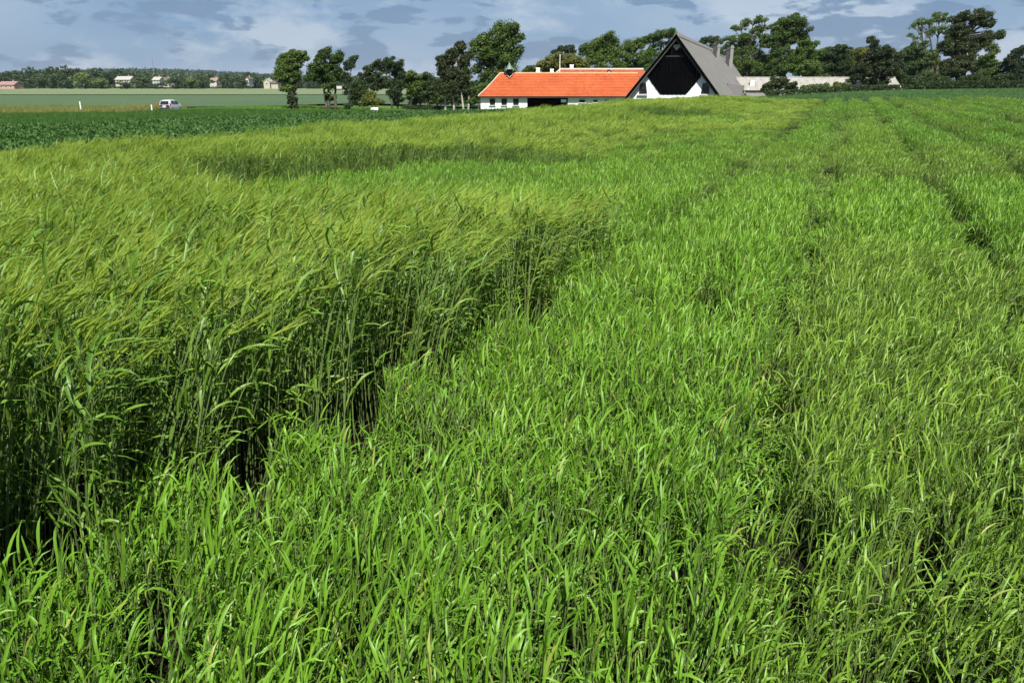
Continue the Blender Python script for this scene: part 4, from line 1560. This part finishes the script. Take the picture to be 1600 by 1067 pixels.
for (pa, pb, py0, py1) in ((765, 773.4, 164.5, 154.8), (783.4, 792, 164.5, 154.8), (801.8, 810.6, 164.5, 154.8), (905.6, 915, 160.5, 156.4), (928, 934.5, 160, 156.6), (946, 952, 159.5, 156.4)):
    small_window(ob, X_at(pa, YF + .4), X_at(pb, YF + .4), yw - .003, at(pa, py0, YF + .4).z - GZO, at(pa, py1, YF + .4).z - GZO, 0)

# belfry on the ridge
bx = X_at(796, YR)
bc = V(bx, YR - YF - .35, 0)
zb0 = at(796, 122, YR).z - GZO
zs = at(796, 108.8, YR).z - GZO
zt_ = at(796, 94.8, YR).z - GZO
MB().box(V(bc.x, bc.y, (zb0 + zs) / 2 - .1), (.62, .62, zs - zb0 + .5)).build("belfry", M["black_timber"], ob)
bel = ob.children[-1]
b = MB()
for i in range(4):
    b.box(V(bc.x, bc.y - .325, zr + .08 + i * .085), (.5, .03, .05))
b.build("louvre", M["frame_dark"], bel)
prof = [(0.64, 0.0), (0.50, .06), (0.36, .22), (0.25, .45), (0.14, .72), (0.03, 1.0)]
b = MB()
pts, rad = [], []
for r, f in prof:
    pts.append(V(bc.x, bc.y, zs + (zt_ - .25 - zs) * f))
    rad.append(r)
b.tube(pts, rad, 8)
b.build("spire", M["copper"], bel)
MB().tube([V(bc.x, bc.y, zt_ - .3), V(bc.x, bc.y, zt_ + .02)], [.025, .012], 6).build("finial", M["copper"], bel)
# v shaped valley round the belfry foot on the front slope
fs = lambda px, py, lift: None


def front_slope(px, py, lift):
    n = (E1 - E0).cross(R0 - E0).normalized()
    o = Vector((0, 0, EYE)) - O
    d = Vector(ray(px, py))
    p0 = E0 + n * lift - UP * .05
    t = (p0 - o).dot(n) / d.dot(n)
    return o + d * t


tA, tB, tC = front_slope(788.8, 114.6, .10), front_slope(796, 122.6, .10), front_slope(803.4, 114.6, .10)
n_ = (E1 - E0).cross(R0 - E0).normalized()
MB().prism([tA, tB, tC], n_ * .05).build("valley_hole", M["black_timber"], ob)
b = MB()
b.tube([tA + n_ * .06, tB + n_ * .06, tC + n_ * .06], [.06, .06, .06], 6)
b.build("flashing", M["ridge_mortar"], ob)


def chimney(parent, px, Y, py0, py1, pw, label=None):
    z0, z1 = at(px, py0, Y).z - O.z, at(px, py1, Y).z - O.z
    w = pw * mpp(Y)
    x = at(px, 128, Y).x - O.x
    y = Y - O.y
    b = MB()
    b.box((x, y, (z0 + z1) / 2 - .3), (w, w, z1 - z0 + .6))
    b.box((x, y, z1 - .05), (w * 1.16, w * 1.16, .14))
    b.box((x, y, z0 + .12), (w * 1.18, w * 1.18, .12))
    c = b.build("chimney", M["white"], parent)
    return c


chimney(ob, 840.3, YR + .8, 114.5, 106.5, 5.6)
chimney(ob, 862, YR + .8, 114.5, 108.4, 5.0)

# second wing behind
YB = 101.0
YBR = 104.6
e2l, r2l = at(862, 121, YB), at(875, 108.8, YBR)
x2l, x2r = e2l.x, at(1012, 120, YB).x
wing = empty("farm_wing", (x2l, YB, GZO + .4))
tag(wing, "farther orange roofed wing with pale ridge behind the long building", "farm building")
O2 = Vector(wing.location)
ze2, zr2 = e2l.z - O2.z, r2l.z - O2.z
W2 = x2r - x2l
a0, a1 = V(0, 0, ze2), V(W2, 0, ze2)
b0, b1 = V(r2l.x - x2l, YBR - YB, zr2), V(W2, YBR - YB, zr2)
tile_slope(a0, a1, b0, b1, 12, "tiles_old", "roof", wing)
tile_slope(V(W2, 7.2, ze2), V(0, 7.2, ze2), b1 + V(0, .02, 0), b0 + V(0, .02, 0), 12, "tiles_old", "roof", wing)
b = MB()
b.add([V(.01, 7.19, ze2), a0 + V(.01, .01, 0), b0 + V(0, .01, -.02)], [(0, 1, 2)])
b.build("hip", M["tiles_old"], wing)
MB().tube([b0, b1], [.14, .14], 8).build("ridge_cap", M["ridge_mortar"], wing)
MB().tube([a0 + UP * .04, b0], [.10, .10], 6).build("hip_cap", M["ridge_mortar"], wing)
b = MB()
b.box((W2 / 2, 3.6, ze2 / 2 - .2), (W2 - .7, 6.4, ze2 + .3))
b.build("wall", M["white"], wing)
Osave = O
O = O2
chimney(wing, 892.6, YBR, 109.5, 101.8, 5.4)
# small triangular dormer
xd, zd = at(951.5, 113, YB + 2.2).x - O.x, at(951.5, 114.8, YB + 2.2).z - O.z
hgt_ = at(951.5, 108.8, YB + 2.2).z - O.z - zd
b = MB()
b.prism([V(xd - .34, 2.0, zd), V(xd + .34, 2.0, zd), V(xd, 2.0, zd + hgt_ * .86)], V(0, 1.6, 0))
dmr = b.build("dormer", M["white"], wing)
b = MB()
for sgn in (-1, 1):
    b.prism([V(xd + sgn * .46, 1.9, zd - .04), V(xd, 1.9, zd + hgt_), V(xd, 1.9, zd + hgt_ - .12), V(xd + sgn * .34, 1.9, zd - .04)], V(0, 1.75, 0))
b.build("dormer_roof", M["frame_dark"], dmr)
O = Osave

# flagpole
q = at(874.5, 116, 97.5)
fpz = gz(q.x, 97.5)
fp = empty("flagpole", (q.x, 97.5, fpz))
tag(fp, "white flagpole rising between the two orange roofs", "flagpole")
zt2 = at(874.5, 88, 97.5).z - fpz
MB().tube([(0, 0, 0), (0, 0, zt2 * .5), (0, 0, zt2)], [.06, .05, .035], 8).build("pole", M["post"], fp)
b = MB()
b.tube([(0, 0, zt2), (0, 0, zt2 + .09), (0, 0, zt2 + .16)], [.05, .09, .01], 8)
b.build("finial", M["post"], fp)

# ------------------------------------------------------------------ pale shed at the right
YS = 119.0
sx0, sx1 = at(1150, 128, YS).x, at(1414, 128, YS).x
sz = gz((sx0 + sx1) / 2, YS)
shed = empty("shed", (sx0, YS, sz))
tag(shed, "long low shed with a pale sheeted roof behind the bushes", "shed")
ztop = at(1300, 122, YS + 3.2).z - sz
zlow = ztop - 1.75
W = sx1 - sx0
b = MB()
b.prism([V(.1, .25, -.6), V(.1, 6.1, -.6), V(.1, 6.1, zlow), V(.1, 3.2, ztop - .12), V(.1, .25, zlow)], V(W - .3, 0, 0))
b.build("wall", M["chimney_pale"], shed)
ncol = 22
for i in range(ncol):
    for j in range(2):
        x0, x1 = W * i / ncol + .006, W * (i + 1) / ncol - .012
        f0, f1 = j / 2, (j + 1) / 2 + (.03 if j == 0 else 0)
        lift = .03 - .025 * j + 0.006 * (i % 2)
        pa, pb = V(x0, 0, zlow).lerp(V(x0, 3.2, ztop), f0), V(x0, 0, zlow).lerp(V(x0, 3.2, ztop), f1)
        dx = V(x1 - x0, 0, 0)
        pr = MB()
        pr.prism([pa + UP * lift, pb + UP * lift, pb + UP * (lift + .035), pa + UP * (lift + .035)], dx)
        pr.build("roof_sheet", M["fibre"], shed)
MB().prism([V(0, 6.4, zlow - .0), V(0, 3.22, ztop), V(0, 3.22, ztop + .05), V(0, 6.4, zlow + .05)], V(W, 0, 0)).build("rear_roof", M["fibre"], shed)
MB().tube([V(0, 3.2, ztop + .03), V(W, 3.2, ztop + .03)], [.1, .1], 6).build("ridge_cap", M["fibre"], shed)
px_, = (1175.5,)
xx = at(1176, 128, YS + 1).x - sx0
b = MB()
b.box((xx, 1.3, zlow + 1.0), (.55, .5, .7))
b.box((xx, 1.3, zlow + 1.38), (.66, .6, .1))
b.build("chimney", M["white"], shed)
b = MB()
b.box((W - .09, 2.2, zlow * .5 - .1), (.12, 5.8, zlow + .6))
eg = b.build("end_wall", M["white"], shed)


# ------------------------------------------------------------------ cars
def make_car(name, label, loc, rz, paint, group=None):
    """small family car with a tall rear; its nose points along +Y"""
    root = empty(name, loc, rz)
    tag(root, label, "car", group)
    # stations along Y: (y, half width low, half width mid, half width roof, z bottom, z belt, z top)
    st = [(-1.95, .70, .74, .60, .38, .88, .95), (-1.86, .80, .83, .62, .26, .95, 1.02), (-1.60, .83, .85, .62, .22, .98, 1.52), (-1.25, .84, .86, .61, .20, .98, 1.60),
          (-.3, .84, .86, .62, .20, .96, 1.63), (.35, .84, .86, .60, .20, .94, 1.56), (1.05, .84, .86, .66, .20, .92, 1.04), (1.65, .80, .83, .62, .24, .84, .90), (1.95, .64, .68, .50, .34, .66, .70)]
    B = MB()
    ring = []
    for (y, wl, wm, wr, zb, zm, zt3) in st:
        sec = [(-wl * .92, zb), (-wl, zb + .14), (-wm, (zb + zm) / 2), (-wm * .985, zm), (-wr - (wm - wr) * .12, zt3 - (zt3 - zm) * .10), (-wr * .80, zt3), (0, zt3 + .025),
               (wr * .80, zt3), (wr + (wm - wr) * .12, zt3 - (zt3 - zm) * .10), (wm * .985, zm), (wm, (zb + zm) / 2), (wl, zb + .14), (wl * .92, zb)]
        ring.append([(x, y, z) for x, z in sec])
    vs_ = [p for r in ring for p in r]
    k = len(ring[0])
    fs_ = []
    for i in range(len(ring) - 1):
        for j in range(k):
            fs_.append((i * k + j, i * k + (j + 1) % k, (i + 1) * k + (j + 1) % k, (i + 1) * k + j))
    fs_.append(tuple(range(k)))
    fs_.append(tuple((len(ring) - 1) * k + j for j in range(k))[::-1])
    B.add(vs_, fs_)
    body = B.build("body", paint, root, True)
    # rear screen
    MB().add([(-.62, -1.895, 1.02), (.62, -1.895, 1.02), (.53, -1.665, 1.46), (-.53, -1.665, 1.46), (-.62, -1.86, 1.02), (.62, -1.86, 1.02), (.53, -1.63, 1.46), (-.53, -1.63, 1.46)],
             [(0, 1, 2, 3), (4, 7, 6, 5), (0, 4, 5, 1), (1, 5, 6, 2), (2, 6, 7, 3), (3, 7, 4, 0)]).build("rear_window", M["pane"], root)
    for s_ in (-1, 1):
        for nm, poly in (("side_window", [(-1.42, 1.02), (-.42, 1.01), (-.42, 1.50), (-1.28, 1.48)]), ("side_window", [(-.34, 1.01), (.92, .99), (.36, 1.44), (-.34, 1.50)])):
            q_ = []
            for (y, z) in poly:
                f = (z - .97) / .60
                q_.append(Vector((s_ * (.862 - .235 * f), y, z)))
            MB().prism(q_, Vector((s_ * .012, 0, .004))).build(nm, M["pane"], root)
        MB().box((s_ * .80, -1.80, .98), (.12, .18, .42)).build("tail_light", M["red_lens"], root)
        MB().box((s_ * .55, 1.90, .66), (.28, .14, .14)).build("headlight", M["frame_white"], root)
        MB().box((s_ * .97, .70, 1.02), (.18, .10, .13)).build("door_mirror", paint, root)
        for y in (-1.25, 1.22):
            w = MB().tube([(s_ * .68, y, .31), (s_ * .70, y, .31), (s_ * .87, y, .31), (s_ * .875, y, .31)], [.27, .31, .31, .28], 20).build("wheel", M["rubber"], root)
            MB().tube([(s_ * .872, y, .31), (s_ * .885, y, .31)], [.20, .19], 14).build("rim", M["rim"], w)
        MB().box((s_ * .868, .25, .88), (.02, .16, .03)).build("door_handle", paint, root)
    MB().add([(-.64, 1.10, 1.06), (.64, 1.10, 1.06), (.55, .46, 1.52), (-.55, .46, 1.52), (-.64, 1.06, 1.02), (.64, 1.06, 1.02), (.55, .42, 1.48), (-.55, .42, 1.48)],
             [(0, 1, 2, 3), (4, 7, 6, 5), (0, 4, 5, 1), (1, 5, 6, 2), (2, 6, 7, 3), (3, 7, 4, 0)]).build("windscreen", M["pane"], root)
    MB().box((0, -1.95, .50), (1.40, .12, .20)).build("bumper", M["bumper"], root)
    MB().box((0, -1.955, .78), (.50, .03, .11)).build("number_plate", M["plate"], root)
    for s_ in (-1, 1):
        MB().box((s_ * .22, -1.70, 1.12), (.20, .06, .20)).build("headrest", M["frame_white"], root)
    return root


cpos = at(266, 160, 103)
make_car("car", "silver car driving away along the road beyond the dark crop", (cpos.x, 103, gz(cpos.x, 103) + .035), math.radians(-3), M["silver"]).scale = (.88, .88, .88)
tx = at(585, 160, 101.5)
tz = gz(tx.x, 101.5)
tr_ = empty("white_object", (tx.x, 101.5, tz), 0.1)  # white object of unknown kind, given a box, wheels and drawbar
tr_.scale = (.75, .75, .75)
tag(tr_, "unidentified low white object half hidden below the yellowish shrub", "white_object")
tb = MB()
tb.prism([(-.58, -.9, .34), (.58, -.9, .34), (.58, .9, .34), (-.58, .9, .34)], (0, 0, .34))
tb.prism([(-.60, -.92, .683), (.60, -.92, .683), (.42, -.6, .80), (-.42, -.6, .80)], (0, 1.5, 0))
tb.build("body", M["white_paint"], tr_)
for s_ in (-1, 1):
    MB().tube([(s_ * .60, 0, .24), (s_ * .72, 0, .24)], [.24, .24], 14).build("wheel", M["rubber"], tr_)
MB().tube([(0, .9, .36), (0, 1.8, .34)], [.03, .03], 6).build("drawbar", M["steel"], tr_)


def post(px, Y, top_py, label):
    q_ = at(px, 128, Y)
    zg = gz(q_.x, Y)
    h = at(px, top_py, Y).z - zg
    r = empty("roadside_post", (q_.x, Y, zg))
    tag(r, label, "marker post", "white marker posts along the road")
    MB().prism([(-.055, -.04, 0), (.055, -.04, 0), (.055, .05, 0), (-.055, .05, 0)], (0, 0, h * .9)).build("post", M["post"], r)
    MB().prism([(-.056, -.041, h * .9), (.056, -.041, h * .9), (.056, .051, h * .9), (-.056, .051, h * .9)], (.02, 0, h * .1)).build("cap", M["post"], r)
    MB().box((0, -.043, h * .76), (.07, .01, .15)).build("reflector", M["sill"], r)


post(119.5, 100, 159, "taller white marker post standing alone in the yellowish verge")
post(231.5, 102, 164, "short white marker post just left of the silver car")

# ------------------------------------------------------------------ village and woods far away
farproto = []
for i in range(9):
    nl = 5 + i % 3
    cs, rs = [], []
    hgt0 = 1.0
    for _ in range(nl):
        c = np.array([trng.normal(0, .22), trng.normal(0, .2), trng.uniform(.38, .80)])
        nc = 16
        g = trng.normal(0, 1, (nc, 3))
        g /= np.linalg.norm(g, axis=1)[:, None]
        cs.append(c + g * np.array([.26, .24, .17]) * trng.uniform(.6, 1, (nc, 1)))
        rs.append(np.full(nc, .10))
    cs.append(np.column_stack([trng.normal(0, .25, 16), trng.normal(0, .2, 16), trng.uniform(.06, .35, 16)]))
    rs.append(np.full(16, .11))
    v, f = leaf_quads(np.concatenate(cs), np.concatenate(rs), 9, 0.085)
    bb = MB()
    bb.tube([(0, 0, -.02), (.01, 0, .25), (.02, .01, .6)], [.035, .026, .012], 6)
    me = bpy.data.meshes.new("far_tree")
    V_ = v.tolist()
    Fq = f.tolist() + [tuple(x + len(V_) for x in q_) for q_ in bb.f]
    me.from_pydata(V_ + [list(p) for p in bb.v], [], Fq)
    light = i in (3, 7)
    me.materials.append(M["leaf_farlight"] if light else M["leaf_far"])
    me.materials.append(M["bark_dark"])
    me.polygons.foreach_set("material_index", [0] * len(f) + [1] * len(bb.f))
    me.update()
    farproto.append(me)


def far_tree(px, Y, top_py, wpx, proto, label, group):
    q_ = at(px, 128, Y)
    zg = gz(q_.x, Y)
    h = at(px, top_py, Y).z - zg
    o = bpy.data.objects.new("distant_tree", farproto[proto])
    COL.objects.link(o)
    o.location = (q_.x, Y, zg)
    w = wpx * mpp(Y)
    o.scale = (w, w, h / .97)
    o.rotation_euler = (0, 0, float(trng.uniform(-.5, .5)))
    tag(o, label, "tree", group)
    return o


VG = "trees of the far village"
spec = [
    (-8, 520, 112, 46, 0, "dark tree at the very edge left of the pinkish farmhouse"), (22, 530, 108, 40, 1, "dark tree rising behind the pinkish farmhouse"),
    (48, 520, 104, 36, 2, "tallest dark crown of the far left wood"), (66, 500, 112, 34, 4, "dark broad tree right of the tallest crown"),
    (84, 515, 105, 34, 5, "rounded dark tree in the middle of the far left wood"), (88, 480, 114, 26, 6, "greyish rounded tree in front of the wood"),
    (104, 520, 104, 34, 8, "dark round tree left of the pale green one"), (112, 545, 103, 36, 0, "high dark tree behind the pale green one"),
    (133, 470, 113, 36, 3, "big pale green tree before the far wood"), (140, 500, 122, 36, 1, "dark low tree at the foot of the pale green one"),
    (126, 540, 106, 30, 2, "dark tree left behind the pale green one"), (158, 475, 119, 34, 7, "yellowish green low tree right of the pale green one"),
    (152, 560, 107, 30, 5, "dark tree with a flat top behind the yellowish low one"), (178, 560, 107, 38, 6, "dark tree behind the white roofed hall"),
    (200, 560, 109, 30, 0, "dark rounded tree right of the white roofed hall"), (196, 470, 124, 32, 4, "bush like tree before the white roofed hall"),
    (220, 480, 120, 32, 8, "dark bushy tree between the hall and the white cottage"), (238, 540, 114, 26, 2, "dark tree left above the white cottage"),
    (258, 540, 115, 26, 1, "dark tree right above the white cottage"), (276, 470, 121, 34, 5, "bushy dark tree right of the brown roof"),
    (298, 480, 119, 40, 7, "broad olive tree in the middle of the village row"), (321, 560, 110, 22, 4, "small pointed tree standing above the village row"),
    (318, 475, 124, 30, 6, "dark bushy tree before the red roofed house"), (345, 510, 116, 30, 0, "dark tree right of the red roofed house"),
    (362, 490, 115, 34, 2, "dark round tree left of the white gable"), (377, 470, 124, 26, 8, "low bushy tree before the white gable"),
    (398, 500, 118, 34, 1, "dark tree between the white gable and the cream house"), (388, 560, 113, 28, 5, "tree rising behind the white gable"),
    (424, 520, 114, 30, 4, "dark tree behind the cream house"), (446, 500, 116, 34, 6, "tree half hidden by the ivy trunked roadside tree"),
    (470, 490, 122, 34, 0, "low dark tree seen between the two first roadside trees"), (495, 480, 120, 36, 2, "dark far tree seen under the leaning roadside tree"),
    (524, 480, 122, 34, 8, "far tree behind the leaning roadside tree, left of the slender one"), (552, 470, 117, 34, 1, "far green tree seen between the slender tree and the shrub"),
    (585, 480, 119, 40, 5, "far tree seen behind the thin pale trunk"), (625, 480, 120, 44, 4, "far tree seen behind the torn topped tree"), (665, 480, 120, 46, 6, "far tree seen behind the notched top tree"),
    (5, 495, 119, 36, 5, "low dark tree close behind the pinkish farmhouse"), (40, 480, 122, 34, 8, "low dark tree right of the pinkish farmhouse"),
    (105, 470, 124, 28, 1, "low dark bush tree left below the pale green one"), (246, 465, 128, 26, 0, "low bush tree before the white cottage"),
]
for a in spec:
    far_tree(a[0], a[1], a[2], a[3], a[4], a[5], VG)

# far hedge along the light field
xs_ = [at(p_, 128, 508).x for p_ in (-20, 180, 330, 480, 690)]
hg = empty("hedge", (xs_[0], 510, gz(xs_[0], 510)))
tag(hg, "long dark far hedge along the top of the pale field", "hedge")
k = 1500
t_ = trng.random(k)
hx = xs_[0] + (xs_[-1] - xs_[0]) * t_
hy = 510 + trng.uniform(-1.5, 1.5, k)
hh = ground_z(hx, hy) + trng.random(k) * (1.6 + 2.2 * vnoise(hx * .05, hx * 0, 2))
v, f = leaf_quads(np.column_stack([hx, hy, hh]) - np.array(hg.location)[None], np.full(k, .9), 9, .75)
ho = bpy.data.objects.new("foliage", mesh_np("foliage", v, f, M["leaf_far"]))
COL.objects.link(ho)
ho.parent = hg

# wooded ridge at the horizon: one mass
k = 5200
rx_ = trng.uniform(-1900, -350, k)
ry_ = trng.uniform(1550, 2300, k)
rz_ = ground_z(rx_, ry_) + trng.uniform(1, 8, k)
v, f = leaf_quads(np.column_stack([rx_, ry_, rz_]), np.full(k, 6.5), 12, 4.0)
wo_ = bpy.data.objects.new("far_wood", mesh_np("far_wood", v, f, M["leaf_far"]))
COL.objects.link(wo_)
tag(wo_, "dark bluish wooded ridge on the left horizon", "wood", kind="stuff")
# nearer wood behind the village's left end: one mass
k = 900
rx_ = trng.uniform(-470, -250, k)
ry_ = trng.uniform(585, 700, k)
rz_ = ground_z(rx_, ry_) + trng.uniform(1, 9.5, k) * (0.75 + .4 * vnoise(rx_ * .03, ry_ * .03, 3))
v, f = leaf_quads(np.column_stack([rx_, ry_, rz_]), np.full(k, 3.2), 12, 2.0)
wo2 = bpy.data.objects.new("far_wood", mesh_np("far_wood", v, f, M["leaf_far"]))
COL.objects.link(wo2)
tag(wo2, "dense dark wood closing the view behind the far left trees", "wood", kind="stuff")
k = 1100
rx_ = trng.uniform(-250, 40, k)
ry_ = trng.uniform(570, 640, k)
rz_ = ground_z(rx_, ry_) + trng.uniform(.5, 5.5, k) * (0.6 + .6 * vnoise(rx_ * .05, ry_ * .05, 5))
v, f = leaf_quads(np.column_stack([rx_, ry_, rz_]), np.full(k, 2.2), 12, 1.6)
wo3 = bpy.data.objects.new("far_wood", mesh_np("far_wood", v, f, M["leaf_far"]))
COL.objects.link(wo3)
tag(wo3, "low belt of gardens and trees behind the village houses", "wood", kind="stuff")


def house(name, label, px, Y, wpx, eave_py, ridge_py, base_py, wall, roof, dep=8.0, gable=False, wins=3):
    """far house: walls, pitched roof, windows with panes, chimney"""
    p_ = at(px, base_py, Y)
    zg = p_.z
    r = empty(name, (p_.x, Y, zg))
    tag(r, label, "house")
    w = wpx * mpp(Y)
    ze_ = at(px, eave_py, Y).z - zg
    zr_ = at(px, ridge_py, Y).z - zg
    b = MB()
    if gable:
        b.prism([V(-w / 2, 0, -2), V(w / 2, 0, -2), V(w / 2, 0, ze_), V(0, 0, zr_ - .1), V(-w / 2, 0, ze_)], V(0, dep, 0))
    else:
        b.box((0, dep / 2, ze_ / 2 - 1), (w, dep, ze_ + 2))
        for s_ in (-1, 1):
            b.prism([V(s_ * (w / 2 - .15), 0.05, ze_ + .01), V(s_ * (w / 2 - .15), dep - .05, ze_ + .01), V(s_ * (w / 2 - .15), dep / 2, zr_ - .15)], V(-s_ * .2, 0, 0))
    b.build("wall", M[wall], r)
    b = MB()
    if gable:
        for s_ in (-1, 1):
            b.prism([V(s_ * (w / 2 + .4), -.3, ze_ - .3), V(0, -.3, zr_), V(0, -.3, zr_ + .25), V(s_ * (w / 2 + .4), -.3, ze_ - .02)], V(0, dep + .6, 0))
    else:
        for y0, y1 in ((-.4, dep / 2), (dep + .4, dep / 2)):
            b.prism([V(-w / 2 - .3, y0, ze_ - .12), V(-w / 2 - .3, y1, zr_), V(-w / 2 - .3, y1, zr_ + .2), V(-w / 2 - .3, y0, ze_ + .08)], V(w + .6, 0, 0))
    rf = b.build("roof", M[roof], r)
    MB().box((w * .22, dep / 2, zr_ + .3), (.7, .7, 1.2)).build("chimney", M["chimney_pale"], rf)
    for i in range(wins):
        x = (-.5 + (i + .5) / wins) * w * .86
        hh_ = min(1.2, ze_ * .45)
        wn = MB().box((x, -.02, ze_ * .52), (1.15, .08, hh_)).build("window", M["frame_white"], r)
        MB().box((x, -.065, ze_ * .52), (.95, .02, hh_ - .2)).build("pane", M["pane"], wn)
    return r


house("farmhouse", "pinkish farmhouse with a dull red roof at the far left", 10, 462, 26, 133, 128, 139, "brickpink", "red_roof_far", 9)
house("hall", "long hall with a nearly white roof in the far village", 192, 490, 24, 125, 120, 130, "cream", "pale_roof_far", 9, wins=5)
house("cottage", "small white cottage with a pale roof left of the brown roofed house", 244, 480, 11, 125.5, 121, 130, "far_white", "pale_roof_far", 7, wins=2)
house("farmhouse", "brown roofed house beside the small white cottage", 257, 485, 14, 126, 121.5, 131, "cream", "brown_roof_far", 8)
house("farmhouse", "red roofed house in the middle of the village row", 333, 480, 11, 127, 122.5, 131, "far_white", "red_roof_far", 8, wins=2)
house("cottage", "narrow white gable end between dark village trees", 386.5, 480, 5, 124, 121, 130, "far_white", "brown_roof_far", 8, True, 1)
house("farmhouse", "cream house with a pale roof left of the ivy trunked tree", 417, 478, 10, 128, 124, 134, "cream", "pale_roof_far", 8, True, 1)
house("cottage", "low cream cottage just left of the ivy trunked tree", 429, 478, 11, 130.5, 127, 134, "cream", "brown_roof_far", 7, wins=2)
house("cottage", "white low cottage seen under the leaning roadside tree", 532, 400, 14, 139, 135.5, 143, "far_white", "pale_roof_far", 7, wins=2)

# lattice mast on the ridge
q = at(240, 110, 1500)
mz = gz(q.x, 1500)
mast = empty("lattice_mast", (q.x, 1500, mz))
tag(mast, "thin lattice radio mast on the horizon above the village", "mast")
mh = at(240, 91, 1500).z - mz
for k in range(3):
    th = k * 2.094
    MB().tube([(1.6 * math.cos(th), 1.6 * math.sin(th), 0), (.25 * math.cos(th), .25 * math.sin(th), mh)], [.22, .16], 4).build("leg", M["steel"], mast)
b = MB()
for i in range(1, 22):
    f = i / 22
    r_ = 1.6 + (.25 - 1.6) * f
    r2 = 1.6 + (.25 - 1.6) * min(1, f + 1 / 22)
    for k in range(3):
        t0, t1 = k * 2.094, (k + 1) * 2.094
        b.tube([(r_ * math.cos(t0), r_ * math.sin(t0), mh * f), (r2 * math.cos(t1), r2 * math.sin(t1), mh * min(1, f + 1 / 22))], [.07, .07], 3, cap=False)
br = b.build("bracing", M["steel"], mast)
br["kind"] = "stuff"

# ------------------------------------------------------------------ the air
hm = bpy.data.materials.new("pale_air")
hm.use_nodes = True
ht = hm.node_tree
ht.nodes.clear()
pv = N(ht, "ShaderNodeVolumePrincipled")
pv.inputs["Color"].default_value = (0.80, 0.87, 1.0, 1)
pv.inputs["Density"].default_value = 0.00006
pv.inputs["Anisotropy"].default_value = 0.2
hout = N(ht, "ShaderNodeOutputMaterial")
ht.links.new(pv.outputs[0], hout.inputs["Volume"])
hz_ = MB().box((0, 3200, 28), (10200, 7900, 64)).build("haze", hm)
tag(hz_, "thin bluish air over the far village and ridge", kind="stuff")
